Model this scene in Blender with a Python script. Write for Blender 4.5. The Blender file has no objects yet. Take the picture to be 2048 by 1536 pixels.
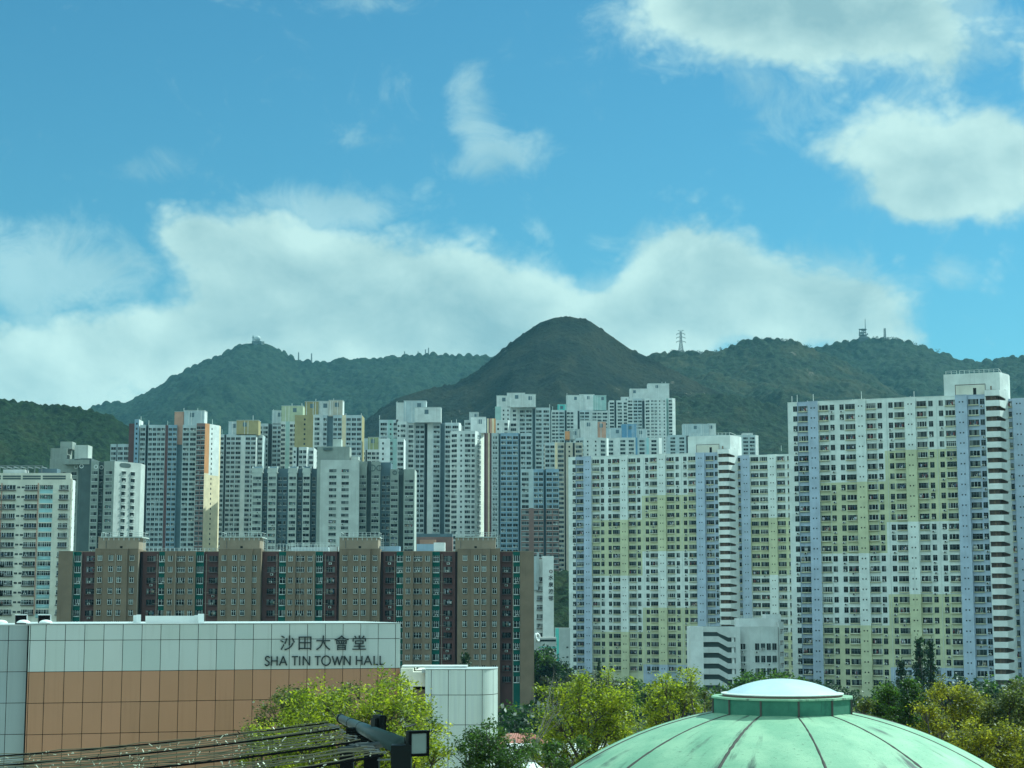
import bpy, math, random
import numpy as np
from mathutils import Vector, Matrix
R = math.radians
scene = bpy.context.scene

# ------------------------------------------------------------------ camera, sky, sun, exposure
F, HORIZON, H = 3470.0, 1215.0, 28.0            # focal length in photo pixels, eye-level row, camera height
PITCH = math.atan((HORIZON - 768) / F)
cd = bpy.data.cameras.new('camera'); cam = bpy.data.objects.new('camera', cd); scene.collection.objects.link(cam)
cam.location = (0, 0, H); cam.rotation_euler = (math.pi / 2 + PITCH, 0, 0)
cd.sensor_width = 36; cd.lens = 36 * F / 2048; cd.clip_start = 0.5; cd.clip_end = 60000
scene.camera = cam
SUN_AZ, SUN_EL = R(60), R(46)                   # clockwise from the view direction (+Y), and height
to_sun = Vector((math.sin(SUN_AZ) * math.cos(SUN_EL), math.cos(SUN_AZ) * math.cos(SUN_EL), math.sin(SUN_EL)))
ld = bpy.data.lights.new('sun', 'SUN'); ld.energy = 4.2; ld.angle = R(0.5); ld.color = (1.0, 0.95, 0.86)
sun = bpy.data.objects.new('sun', ld); scene.collection.objects.link(sun)
sun.rotation_euler = (-to_sun).to_track_quat('-Z', 'Y').to_euler()
sun.location = (0, 0, 900)
vs = scene.view_settings
vs.view_transform = 'Standard'; vs.look = 'None'; vs.gamma = 1.0; vs.exposure = 0.50; vs.use_curve_mapping = False
vs.use_white_balance = True; vs.white_balance_temperature = 5400; vs.white_balance_tint = -20
scene.cycles.use_denoising = True
scene.cycles.max_bounces = 6; scene.cycles.volume_bounces = 1
scene.cycles.sample_clamp_indirect = 6.0

def ray(px, py):
    u, v = (px - 1024) / F, (768 - py) / F
    c, s = math.cos(PITCH), math.sin(PITCH)
    return Vector((u, c - v * s, s + v * c))
def at(px, py, D):
    r = ray(px, py); k = D / r.y
    return Vector((r.x * k, D, H + r.z * k))
def X(px, D, py=1000): return at(px, py, D).x
def Z(py, D): return at(1024, py, D).z

world = bpy.data.worlds.new('World'); scene.world = world; world.use_nodes = True
class NT:
    """small wrapper for building node trees"""
    def __init__(s, tree): s.t = tree; s.n = tree.nodes; s.l = tree.links
    def add(s, typ, **kw):
        nd = s.n.new(typ)
        for k, v in kw.items():
            setattr(nd, k, v)
        return nd
    def put(s, sock, v):
        if isinstance(v, bpy.types.NodeSocket): s.l.new(v, sock)
        elif v is not None: sock.default_value = v
    def math(s, op, a, b=None, c=None, clamp=False):
        nd = s.add('ShaderNodeMath', operation=op, use_clamp=clamp)
        for i, v in enumerate((a, b, c)):
            if v is not None: s.put(nd.inputs[i], v)
        return nd.outputs[0]
    def vec(s, x, y, z=0.0):
        nd = s.add('ShaderNodeCombineXYZ'); s.put(nd.inputs[0], x); s.put(nd.inputs[1], y); s.put(nd.inputs[2], z); return nd.outputs[0]
    def noise(s, v, scale, detail=4, rough=.55, dist=0.0):
        nd = s.add('ShaderNodeTexNoise'); s.put(nd.inputs['Vector'], v)
        nd.inputs['Scale'].default_value = scale; nd.inputs['Detail'].default_value = detail
        nd.inputs['Roughness'].default_value = rough; nd.inputs['Distortion'].default_value = dist
        return nd.outputs['Fac']
    def ramp(s, v, lo, hi, a=0.0, b=1.0, smooth=True):
        nd = s.add('ShaderNodeMapRange', interpolation_type='SMOOTHSTEP' if smooth else 'LINEAR')
        s.put(nd.inputs['Value'], v)
        for k, x in (('From Min', lo), ('From Max', hi), ('To Min', a), ('To Max', b)): s.put(nd.inputs[k], x)
        return nd.outputs[0]
    def mix(s, f, a, b, blend='MIX'):
        nd = s.add('ShaderNodeMix', data_type='RGBA', blend_type=blend)
        s.put(nd.inputs[0], f)
        for i, v in ((6, a), (7, b)):
            if isinstance(v, tuple) and len(v) == 3: v = (*v, 1)
            s.put(nd.inputs[i], v)
        return nd.outputs[2]
    def scale(s, v, k):
        nd = s.add('ShaderNodeVectorMath', operation='MULTIPLY'); s.put(nd.inputs[0], v); nd.inputs[1].default_value = k; return nd.outputs[0]

def build_world():
    w = NT(world.node_tree); w.n.clear()
    out = w.add('ShaderNodeOutputWorld'); bg = w.add('ShaderNodeBackground'); bg.inputs[1].default_value = 0.065
    w.l.new(bg.outputs[0], out.inputs[0])
    sky = w.add('ShaderNodeTexSky', sky_type='NISHITA'); sky.sun_disc = False
    sky.sun_elevation = SUN_EL; sky.sun_rotation = SUN_AZ; sky.altitude = 30; sky.air_density = 1.15; sky.dust_density = 0.35; sky.ozone_density = 2.2
    tc = w.add('ShaderNodeTexCoord'); sp = w.add('ShaderNodeSeparateXYZ'); w.l.new(tc.outputs['Generated'], sp.inputs[0])
    az = w.math('ARCTAN2', sp.outputs[0], sp.outputs[1]); el = w.math('ARCSINE', sp.outputs[2])
    p = w.vec(az, w.math('MULTIPLY', el, 1.35), 0.0)
    wa = w.noise(p, 9.0, 3, .5); wb = w.noise(w.vec(w.math('ADD', az, 3.7), el, 0.6), 9.0, 3, .5)
    azw = w.math('ADD', az, w.math('MULTIPLY', w.math('SUBTRACT', wa, .5), .055))
    elw = w.math('ADD', el, w.math('MULTIPLY', w.math('SUBTRACT', wb, .5), .04))
    def ang(px, py):
        r = ray(px, py).normalized(); return math.atan2(r.x, r.y), math.asin(r.z)
    #        px    py   rx   ry  amp      (cloud masses of the day, each by its direction)
    blobs = [(1560, 40, 250, 95, 1.15), (1760, 40, 190, 120, .95), (1380, 30, 120, 70, .8), (1600, 150, 200, 60, .35),
             (1850, 300, 140, 75, 1.05), (1990, 330, 150, 90, 1.2), (1860, 390, 130, 40, .5),
             (1370, 560, 130, 95, 1.15), (1540, 610, 230, 110, 1.15), (1700, 640, 130, 80, .75), (1330, 470, 50, 40, .5),
             (390, 485, 90, 55, .85), (560, 520, 170, 85, 1.0), (800, 590, 210, 100, 1.15), (1030, 640, 190, 80, 1.1), (320, 680, 120, 75, .78),
             (600, 680, 330, 90, 1.2), (40, 710, 140, 105, .95), (60, 510, 170, 70, .44), (130, 570, 150, 60, .44), (640, 430, 150, 50, .36), (1130, 660, 160, 80, .9), (100, 830, 260, 80, .95),
             (945, 215, 45, 75, .44), (1010, 300, 85, 40, .45), (930, 360, 60, 35, .30), (1890, 540, 60, 35, .42), (1075, 462, 50, 25, .36), (1215, 455, 40, 20, .30),
             (290, 335, 100, 35, .34), (690, 285, 60, 22, .26), (1590, 260, 90, 60, .26), (690, 420, 120, 40, .34), (2035, 120, 30, 50, .5), (690, 5, 150, 30, .3)]
    tot = wisp = None
    for px, py, rx, ry, amp in blobs:
        a0, e0 = ang(px, py)
        da = w.math('MULTIPLY', w.math('SUBTRACT', azw, a0), F / rx / (1.05 if amp > .45 else 1.3))
        de = w.math('MULTIPLY', w.math('SUBTRACT', elw, e0), F / ry / (1.05 if amp > .45 else 1.3))
        q = w.math('ADD', w.math('MULTIPLY', da, da), w.math('MULTIPLY', de, de))
        m = w.math('MULTIPLY', w.math('EXPONENT', w.math('MULTIPLY', q, -1.0)), amp)
        if amp > .45: tot = m if tot is None else w.math('ADD', tot, m)
        else: wisp = m if wisp is None else w.math('ADD', wisp, m)
    # the rest of the sky (beyond these directions) has scattered clouds, thickened to fill the shade
    far = w.ramp(w.math('ABSOLUTE', az), .34, .55)
    rest = w.math('MULTIPLY', w.ramp(w.noise(p, 3.0, 3, .5), .40, .56, 0.0, 1.5), far)
    tot = w.math('ADD', tot, rest)
    def billow(az_, el_):
        v_ = w.vec(w.math('ADD', az_, w.math('MULTIPLY', w.math('SUBTRACT', wa, .5), .03)), w.math('MULTIPLY', w.math('ADD', el_, w.math('MULTIPLY', w.math('SUBTRACT', wb, .5), .03)), 1.25), .4)
        vo = w.add('ShaderNodeTexVoronoi', feature='F1', normalize=True); w.l.new(v_, vo.inputs['Vector'])
        vo.inputs['Scale'].default_value = 17.0; vo.inputs['Detail'].default_value = 3.0; vo.inputs['Roughness'].default_value = .62; vo.inputs['Lacunarity'].default_value = 2.2
        return w.math('SUBTRACT', 1.0, vo.outputs['Distance'])
    b1 = billow(az, el)
    n1 = w.noise(p, 13.0, 10, .64, .25)
    off = w.vec(w.math('ADD', az, .012), w.math('ADD', w.math('MULTIPLY', el, 1.35), .016), 0.0)
    n2 = w.noise(off, 13.0, 10, .64, .25)
    dens = w.math('ADD', tot, w.math('MULTIPLY', w.math('SUBTRACT', n1, .5), 1.5))
    dens = w.math('ADD', dens, w.math('MULTIPLY', w.math('SUBTRACT', b1, .68), 1.9))
    cover = w.ramp(dens, .30, .92)
    n3 = w.noise(w.vec(az, w.math('MULTIPLY', el, 1.1), .3), 24.0, 8, .66, .6)
    thin = w.math('MULTIPLY', w.ramp(w.math('ADD', w.math('MULTIPLY', wisp, 1.5), w.math('MULTIPLY', w.math('SUBTRACT', n3, .5), 1.7)), .25, .95), .55)
    veil = w.math('MULTIPLY', w.ramp(w.math('ADD', tot, w.math('MULTIPLY', w.math('SUBTRACT', n3, .5), 2.2)), .18, 1.0), .52)
    cover = w.math('MAXIMUM', cover, w.math('MAXIMUM', thin, veil))
    g1 = w.noise(p, 6.5, 3, .5); g2 = w.noise(w.vec(w.math('ADD', az, .022), w.math('ADD', w.math('MULTIPLY', el, 1.35), .030), 0.0), 6.5, 3, .5)
    relief = w.math('ADD', w.math('MULTIPLY', w.math('SUBTRACT', n1, n2), 1.3), w.math('MULTIPLY', w.math('SUBTRACT', g1, g2), 2.2))
    relief = w.math('ADD', relief, w.math('MULTIPLY', w.math('SUBTRACT', b1, .68), .55))
    thick = w.ramp(tot, .7, 2.0)
    lit = w.math('ADD', w.math('SUBTRACT', .74, w.math('MULTIPLY', thick, .46)), relief, clamp=True)
    ccol = w.mix(lit, (4.1, 5.0, 5.3), (8.4, 8.6, 8.0))
    # unseen clouds opposite the sun: front-lit, brightened further to fill shaded walls
    facing = w.math('ADD', w.math('MULTIPLY', sp.outputs[0], math.sin(SUN_AZ)), w.math('MULTIPLY', sp.outputs[1], math.cos(SUN_AZ)))
    gain = w.ramp(facing, .35, -.6, 1.08, 2.5)
    vm = w.add('ShaderNodeVectorMath', operation='SCALE'); w.l.new(ccol, vm.inputs[0]); w.l.new(gain, vm.inputs['Scale'])
    blue = w.mix(1.0, sky.outputs[0], (.66, .96, 1.04), 'MULTIPLY')
    col = w.mix(w.math('MULTIPLY', cover, .93), blue, vm.outputs[0])
    w.l.new(col, bg.inputs[0])
build_world()

# ------------------------------------------------------------------ materials
MATS = {}
def new_mat(name):
    m = bpy.data.materials.new(name); m.use_nodes = True; MATS[name] = m
    w = NT(m.node_tree); b = w.n['Principled BSDF']
    return m, w, b
def obco(w): return w.add('ShaderNodeTexCoord').outputs['Object']
def wall(name, col, rough=.85, var=.12, streak=.25, spec=.3):
    """painted render or concrete with blotches and rain streaks"""
    m, w, b = new_mat(name); co = obco(w)
    blot = w.noise(co, .25, 5, .6)
    st = w.noise(w.scale(co, (1.3, 1.3, .05)), 1.0, 4, .65)
    c = w.mix(w.ramp(blot, .35, .7), tuple(x * (1 - var) for x in col), tuple(min(1, x * (1 + var * .6)) for x in col))
    dirt = tuple(x * .45 for x in col)
    c = w.mix(w.math('MULTIPLY', w.ramp(st, .52, .78), streak), c, dirt)
    w.l.new(c, b.inputs['Base Color']); b.inputs['Roughness'].default_value = rough; b.inputs['Specular IOR Level'].default_value = spec
    return m
def plain(name, col, rough=.6, metal=0.0, spec=.5):
    m, w, b = new_mat(name); co = obco(w)
    n = w.noise(co, 3.0, 3, .6)
    w.l.new(w.mix(n, tuple(x * .82 for x in col), tuple(min(1, x * 1.12) for x in col)), b.inputs['Base Color'])
    b.inputs['Roughness'].default_value = rough; b.inputs['Metallic'].default_value = metal; b.inputs['Specular IOR Level'].default_value = spec
    return m
def island(name, cols, rough=.6, spec=.4, metal=0.0, grime=0.0):
    """colour picked per separate piece"""
    m, w, b = new_mat(name)
    g = w.add('ShaderNodeNewGeometry'); r = w.add('ShaderNodeValToRGB'); r.color_ramp.interpolation = 'CONSTANT'
    els = r.color_ramp.elements
    while len(els) < len(cols): els.new(.5)
    for i, c in enumerate(cols): els[i].position = i / len(cols); els[i].color = (*c, 1)
    w.l.new(g.outputs['Random Per Island'], r.inputs[0]); col_ = r.outputs[0]
    if grime:
        co = obco(w); st = w.noise(w.scale(co, (2.2, 2.2, .12)), 1.0, 5, .65); bl = w.noise(co, .35, 4, .6)
        col_ = w.mix(w.math('MULTIPLY', w.ramp(st, .5, .75), grime), col_, (.25, .24, .20), 'MULTIPLY'); col_ = w.mix(w.ramp(bl, .3, .7, 0, grime * .8), col_, (.70, .72, .70), 'MULTIPLY')
    w.l.new(col_, b.inputs['Base Color'])
    b.inputs['Roughness'].default_value = rough; b.inputs['Specular IOR Level'].default_value = spec; b.inputs['Metallic'].default_value = metal
    return m
wall('white', (.64, .66, .64)); wall('white_clean', (.78, .79, .77), streak=.12); wall('cool_white', (.50, .56, .58)); wall('pale_grey', (.46, .50, .50))
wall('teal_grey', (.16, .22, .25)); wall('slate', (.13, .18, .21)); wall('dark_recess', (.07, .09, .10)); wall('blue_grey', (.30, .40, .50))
wall('cream', (.80, .66, .44), streak=.1); wall('orange', (.62, .30, .13), streak=.1); wall('salmon', (.55, .33, .24)); wall('brick', (.24, .15, .13)); wall('red', (.12, .06, .058))
wall('ochre', (.38, .325, .165)); wall('lime', (.48, .52, .36)); wall('olive', (.36, .38, .19)); wall('mint', (.40, .53, .50)); wall('sky_blue', (.17, .30, .46)); wall('beige', (.52, .47, .38))
wall('estate_white', (.73, .76, .73), streak=.3); wall('estate_yellow', (.585, .59, .39), streak=.35); wall('estate_lavender', (.45, .51, .62), streak=.35); wall('estate_shade', (.42, .45, .46))
wall('tan', (.222, .168, .118), streak=.35); wall('tan_light', (.31, .25, .185), streak=.35); wall('forest_green', (.020, .105, .082)); wall('maroon', (.115, .06, .058)); wall('maroon_deep', (.085, .055, .06))
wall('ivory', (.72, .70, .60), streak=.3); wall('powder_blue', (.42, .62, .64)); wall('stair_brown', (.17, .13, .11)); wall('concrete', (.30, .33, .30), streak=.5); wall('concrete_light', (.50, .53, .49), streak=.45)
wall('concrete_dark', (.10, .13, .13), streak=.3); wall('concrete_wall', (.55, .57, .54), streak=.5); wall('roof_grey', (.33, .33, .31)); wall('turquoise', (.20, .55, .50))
plain('rail', (.62, .66, .64), .5); plain('dark_metal', (.006, .009, .009), .5, spec=.12); plain('black', (.003, .004, .005), .6, spec=.08); plain('pipe', (.46, .40, .33), .6)
plain('pole_paint', (.014, .032, .031), .4, spec=.25); plain('frame_white', (.66, .70, .68), .5); plain('frame_grey', (.15, .175, .18), .5); plain('sill_cream', (.60, .57, .38), .8); plain('sill_white', (.72, .74, .72), .8)
plain('sill_dark', (.16, .15, .14), .8); plain('ac_white', (.66, .68, .64), .5); plain('glass_dark', (.005, .008, .010), .12, spec=.14); plain('glass_mid', (.022, .034, .036), .2, spec=.2)
plain('curtain', (.16, .18, .17), .8); plain('ink', (.012, .022, .026), .4); plain('tile_red', (.34, .13, .09), .7); plain('steel', (.14, .15, .15), .45, .3)
plain('lamp_glass', (.20, .24, .22), .25); plain('fabric_white', (.78, .80, .78), .7); plain('bulb_ivory', (.75, .72, .55), .4); plain('wire_olive', (.11, .105, .06), .7)
island('laundry', [(.5, .5, .48), (.16, .06, .06), (.07, .10, .16), (.45, .45, .5), (.04, .04, .05), (.30, .26, .2), (.12, .2, .18)], .9)
island('panel_white', [(.46, .51, .49), (.49, .53, .515), (.44, .50, .485), (.475, .525, .515)], .32, .5, grime=.16)
island('panel_brown', [(.365, .198, .112), (.385, .208, .12), (.35, .192, .108), (.372, .202, .114)], .36, .5, grime=.16)
island('panel_blue', [(.30, .355, .37), (.31, .365, .375), (.29, .35, .37)], .32, .5, grime=.16)
island('panel_wing', [(.56, .61, .585), (.58, .63, .60), (.55, .60, .585)], .36, .5, grime=.16)

# ------------------------------------------------------------------ mesh helpers
def link(o, parent=None):
    scene.collection.objects.link(o)
    if parent is not None: o.parent = parent
    return o
class MB:
    def __init__(s): s.V = []; s.F = []; s.M = []
    def add(s, vs, fs, m):
        b = len(s.V); s.V += [tuple(v) for v in vs]
        for f in fs: s.F.append(tuple(i + b for i in f)); s.M.append(m)
    def quad(s, a, b, c, d, m): s.add((a, b, c, d), ((0, 1, 2, 3),), m)
    def box(s, x0, x1, y0, y1, z0, z1, m):
        s.add([(x0, y0, z0), (x1, y0, z0), (x1, y1, z0), (x0, y1, z0), (x0, y0, z1), (x1, y0, z1), (x1, y1, z1), (x0, y1, z1)],
              [(0, 3, 2, 1), (4, 5, 6, 7), (0, 1, 5, 4), (1, 2, 6, 5), (2, 3, 7, 6), (3, 0, 4, 7)], m)
    def wbox(s, x0, x1, y0, y1, z0, z1, m):       # fixed to a wall: no back face
        s.add([(x0, y0, z0), (x1, y0, z0), (x1, y1, z0), (x0, y1, z0), (x0, y0, z1), (x1, y0, z1), (x1, y1, z1), (x0, y1, z1)],
              [(0, 3, 2, 1), (4, 5, 6, 7), (0, 1, 5, 4), (1, 2, 6, 5), (3, 0, 4, 7)], m)
    def prism(s, pts, z0, z1, mats, top='roof_grey', bottom=False):
        """plan outline counter-clockwise; one material (or [(z0,z1,mat)...]) per side"""
        n = len(pts)
        for i in range(n):
            a, b = pts[i], pts[(i + 1) % n]; m = mats[i] if i < len(mats) else mats[-1]
            for (lo, hi, mm) in ([(z0, z1, m)] if isinstance(m, str) else m):
                s.quad((a[0], a[1], lo), (b[0], b[1], lo), (b[0], b[1], hi), (a[0], a[1], hi), mm)
        s.add([(p[0], p[1], z1) for p in pts], [tuple(range(n))], top)
        if bottom: s.add([(p[0], p[1], z0) for p in pts], [tuple(range(n))[::-1]], top)
    def slab(s, poly, y0, y1, m):
        """polygon in x,z (seen from -y: counter-clockwise) given thickness from y0 (front) to y1"""
        n = len(poly)
        s.add([(p[0], y0, p[1]) for p in poly] + [(p[0], y1, p[1]) for p in poly],
              [tuple(range(n)), tuple(range(2 * n - 1, n - 1, -1))] + [(i, i + n, (i + 1) % n + n, (i + 1) % n) for i in range(n)], m)
    def tube(s, pts, rad, m, n=8, cap=True):
        pts = [Vector(p) for p in pts]; rad = rad if isinstance(rad, (list, tuple)) else [rad] * len(pts)
        rings = []
        for i, p in enumerate(pts):
            t = (pts[min(i + 1, len(pts) - 1)] - pts[max(i - 1, 0)]).normalized()
            a = t.cross(Vector((0, 0, 1)) if abs(t.z) < .9 else Vector((1, 0, 0))).normalized(); b = t.cross(a)
            rings.append([p + rad[i] * (math.cos(2 * math.pi * k / n) * a + math.sin(2 * math.pi * k / n) * b) for k in range(n)])
        vs = [v for r in rings for v in r]; fs = []
        for i in range(len(pts) - 1):
            for k in range(n): fs.append((i * n + k, i * n + (k + 1) % n, (i + 1) * n + (k + 1) % n, (i + 1) * n + k))
        if cap: fs += [tuple(range(n))[::-1], tuple(range(len(vs) - n, len(vs)))]
        s.add(vs, fs, m)
    def lathe(s, prof, m, n=48, c=(0, 0), a0=0.0, a1=2 * math.pi):
        full = abs(a1 - a0 - 2 * math.pi) < 1e-6; k = n if full else n + 1
        vs = []
        for r, z in prof:
            for i in range(k):
                a = a0 + (a1 - a0) * i / n; vs.append((c[0] + r * math.cos(a), c[1] + r * math.sin(a), z))
        fs = []
        for j in range(len(prof) - 1):
            for i in range(n):
                i2 = (i + 1) % k; fs.append((j * k + i, j * k + i2, (j + 1) * k + i2, (j + 1) * k + i))
        s.add(vs, fs, m)
    def mesh(s, name, smooth=False):
        me = bpy.data.meshes.new(name); me.from_pydata(s.V, [], s.F)
        names = list(dict.fromkeys(s.M)); idx = {k: i for i, k in enumerate(names)}
        for k in names: me.materials.append(MATS[k])
        me.polygons.foreach_set('material_index', np.array([idx[k] for k in s.M], dtype=np.int32))
        if smooth: me.polygons.foreach_set('use_smooth', np.ones(len(s.F), dtype=bool))
        me.update(); return me
    def build(s, name, parent=None, smooth=False, loc=None):
        o = bpy.data.objects.new(name, s.mesh(name, smooth))
        if loc is not None: o.location = loc
        return link(o, parent)
def tag(o, label=None, cat=None, group=None, kind=None):
    if label: o['label'] = label
    if cat: o['category'] = cat
    if group: o['group'] = group
    if kind: o['kind'] = kind
    return o
def thing(name, label, cat, loc, group=None, rz=0.0):
    o = bpy.data.objects.new(name, None); o.location = loc; o.rotation_euler = (0, 0, rz); o.empty_display_size = 1
    link(o); return tag(o, label, cat, group)
def bulk_mesh(name, V, Fq, mats, midx):
    """numpy verts, quads"""
    me = bpy.data.meshes.new(name); n = len(Fq)
    me.vertices.add(len(V)); me.vertices.foreach_set('co', np.ascontiguousarray(V, dtype=np.float32).ravel())
    me.loops.add(n * 4); me.loops.foreach_set('vertex_index', np.ascontiguousarray(Fq, dtype=np.int32).ravel())
    me.polygons.add(n); me.polygons.foreach_set('loop_start', np.arange(0, n * 4, 4, dtype=np.int32))
    for k in mats: me.materials.append(MATS[k])
    if midx is not None: me.polygons.foreach_set('material_index', np.ascontiguousarray(midx, dtype=np.int32))
    me.update(calc_edges=True); return me

# ------------------------------------------------------------------ windows: a few variants of each sort, then copied
rng = random.Random(7)
def gen_window(w, h, sill=None, hood=None, frame='frame_white', mull=(2, 4), transom=.3, cur=.25, laun=0.0, ac=0.0, under=None):
    """x along the wall, -y outward, origin in the middle of the opening"""
    b = MB(); k = rng.randint(*mull); t = .045
    xs = [-w / 2 + w * i / k for i in range(k + 1)]
    for i in range(k):
        r = rng.random(); m = 'curtain' if r < cur else ('glass_mid' if r < cur + .3 else 'glass_dark')
        b.wbox(xs[i], xs[i + 1], -.03, 0, -h / 2, h / 2, m)
    for x in xs[(0 if frame == 'frame_white' else 1):(k + 1 if frame == 'frame_white' else k)]:
        b.wbox(x - t, x + t, -.07, -.028, -h / 2, h / 2, frame)
    b.wbox(-w / 2, w / 2, -.072, -.028, -h / 2, -h / 2 + .09, frame)
    if rng.random() < transom: b.wbox(-w / 2, w / 2, -.074, -.028, h * .18, h * .18 + .07, frame)
    if sill: b.wbox(-w / 2 - .08, w / 2 + .08, -sill[0], -.002, -h / 2 - sill[1], -h / 2 - .002, sill[2])
    if hood: b.wbox(-w / 2 - .08, w / 2 + .08, -hood[0], -.002, h / 2 + .002, h / 2 + hood[1], hood[2])
    if under: b.wbox(-w / 2, w / 2, -.02, -.001, -h / 2 - under[0], -h / 2 - (sill[1] if sill else 0) - .004, under[1])
    if rng.random() < laun:
        for _ in range(rng.randint(2, 5)):
            x = rng.uniform(-w / 2, w / 2 - .35); d = rng.uniform(.35, .6); hh = rng.uniform(.4, .85)
            b.box(x, x + rng.uniform(.22, .45), -d - .04, -d, -h / 2 + .9 - hh, -h / 2 + .9, 'laundry')
    if rng.random() < ac:
        x = rng.uniform(-w / 2, w / 2 - .7); z = rng.choice([-h / 2 - .75, -h / 2 + .05])
        b.wbox(x, x + .72, -.42, -.09, z, z + .5, 'ac_white'); b.wbox(x + .12, x + .5, -.43, -.421, z + .08, z + .42, 'dark_metal')
    return b
def family(n, *a, **k):
    out = []
    for _ in range(n):
        b = gen_window(*a, **k); names = list(dict.fromkeys(b.M))
        out.append(dict(V=np.array(b.V), F=np.array(b.F), M=[names.index(x) for x in b.M], names=names, mesh=b.mesh('window')))
    return out
def slit():
    b = MB()
    for x in (-.42, .42): b.wbox(x - .15, x + .15, -.03, 0, -.16, .16, 'glass_dark'); b.wbox(x - .19, x + .19, -.09, -.002, .17, .21, 'sill_dark')
    names = list(dict.fromkeys(b.M))
    return [dict(V=np.array(b.V), F=np.array(b.F), M=[names.index(x) for x in b.M], names=names, mesh=b.mesh('vent_opening'))]
WIN = {
    'bay': family(8, 1.08, 1.62, sill=(.42, .20, 'sill_white'), hood=(.10, .06, 'sill_white'), mull=(2, 3), cur=.16, frame='frame_grey', ac=.25),
    'bayf': family(8, 1.0, 1.4, sill=(.30, .16, 'sill_white'), frame='frame_white', mull=(2, 3), cur=.25, ac=.35),
    'dot': family(3, .9, 1.15, mull=(1, 2), cur=.05, frame='frame_grey'),
    'ebig': family(12, 2.5, 1.42, sill=(.55, .22, 'sill_cream'), hood=(.16, .05, 'estate_shade'), frame='frame_grey', mull=(3, 6), cur=.18, laun=.42, ac=.30),
    'ebigw': family(6, 2.5, 1.40, sill=(.55, .24, 'sill_cream'), frame='frame_white', mull=(3, 5), cur=.15, laun=.3),
    'esmall': family(8, 1.12, 1.48, frame='frame_grey', mull=(2, 2), transom=.6, cur=.15, ac=.45),
    'slit': slit(),
    'brown': family(8, 1.0, 1.35, sill=(.16, .12, 'tan'), hood=(.14, .08, 'tan'), frame='frame_white', mull=(2, 2), transom=.7, cur=.2),
    'brownw': family(8, 2.0, 1.35, sill=(.12, .10, 'tan'), frame='frame_white', mull=(3, 4), transom=.7, cur=.15, ac=.25),
    'greenw': family(8, 1.45, 1.5, sill=(.22, .12, 'frame_white'), frame='frame_white', mull=(2, 3), transom=.6, cur=.12, ac=.2),
    'maroonw': family(8, 2.1, 1.35, sill=(.5, .16, 'maroon'), frame='frame_grey', mull=(3, 4), transom=.6, cur=.12, ac=.55, laun=.2),
    'gbig': family(10, 3.6, 1.3, sill=(.6, .35, 'sill_dark'), frame='frame_white', mull=(4, 6), cur=.2, laun=.45, ac=.3),
    'gblue': family(8, 3.7, 1.25, sill=(.14, .08, 'powder_blue'), hood=(.2, .08, 'ivory'), frame='frame_white', mull=(5, 7), cur=.2, laun=.1, under=(1.1, 'powder_blue')),
    'gsmall': family(3, .85, .55, frame='frame_grey', mull=(1, 2), cur=.0),
    'grey': family(10, 2.0, 1.3, sill=(.30, .13, 'sill_white'), hood=(.12, .06, 'concrete_light'), frame='frame_grey', mull=(2, 4), cur=.22, ac=.15, laun=.1),
    'greyhood': family(6, 2.0, 1.5, sill=(.5, .14, 'sill_white'), hood=(.8, .08, 'sill_white'), frame='frame_grey', mull=(2, 3), cur=.15, ac=.2),
}
class Windows:
    """collects the windows of one building; the 100 that show largest become parts, the others one part"""
    def __init__(s): s.items = []
    def put(s, kind, x, y, z, rz=0.0, sx=1.0, name='window', show=0.0):
        v = rng.choice(WIN[kind]); s.items.append((show if show else z, v, x, y, z, rz, sx, name))
    def finish(s, root, most=100):
        for name in sorted({i[7] for i in s.items}):
            it = sorted((i for i in s.items if i[7] == name), key=lambda i: -i[0])
            for (_, v, x, y, z, rz, sx, nm) in it[:most]:
                o = bpy.data.objects.new(name, v['mesh']); o.location = (x, y, z); o.rotation_euler = (0, 0, rz); o.scale = (sx, 1, 1)
                link(o, root)
            if len(it) > most:
                Vs, Fs, Ms, allm, base = [], [], [], [], 0
                for (_, v, x, y, z, rz, sx, nm) in it[most:]:
                    c, sn = math.cos(rz), math.sin(rz); P = v['V'] * (sx, 1, 1)
                    Vs.append(np.stack([P[:, 0] * c - P[:, 1] * sn + x, P[:, 0] * sn + P[:, 1] * c + y, P[:, 2] + z], 1))
                    Fs.append(v['F'] + base); base += len(P)
                    mm = []
                    for q in v['names']:
                        if q not in allm: allm.append(q)
                        mm.append(allm.index(q))
                    Ms += [mm[i] for i in v['M']]
                o = bpy.data.objects.new(name, bulk_mesh(name, np.concatenate(Vs), np.concatenate(Fs), allm, Ms)); o['kind'] = 'stuff'
                link(o, root)
# ------------------------------------------------------------------ ground and hills
_lat = np.random.RandomState(5).rand(256, 256)
def vnoise(x, y):
    xi = np.floor(x).astype(int); yi = np.floor(y).astype(int); fx = x - xi; fy = y - yi
    fx = fx * fx * (3 - 2 * fx); fy = fy * fy * (3 - 2 * fy)
    g = lambda i, j: _lat[i & 255, j & 255]
    return (g(xi, yi) * (1 - fx) + g(xi + 1, yi) * fx) * (1 - fy) + (g(xi, yi + 1) * (1 - fx) + g(xi + 1, yi + 1) * fx) * fy
def fbm(x, y, o=4):
    s = 0; a = .5
    for i in range(o): s = s + a * vnoise(x * 2 ** i + 17 * i, y * 2 ** i + 31 * i); a *= .5
    return s
def ridged(x, y, o=3):
    s = 0; a = .6
    for i in range(o): s = s + a * (1 - np.abs(2 * vnoise(x * 2 ** i + 11 * i, y * 2 ** i + 7 * i) - 1)); a *= .45
    return s
def terrain_z(y): return max(0.0, (y - 800) * .11)

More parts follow.
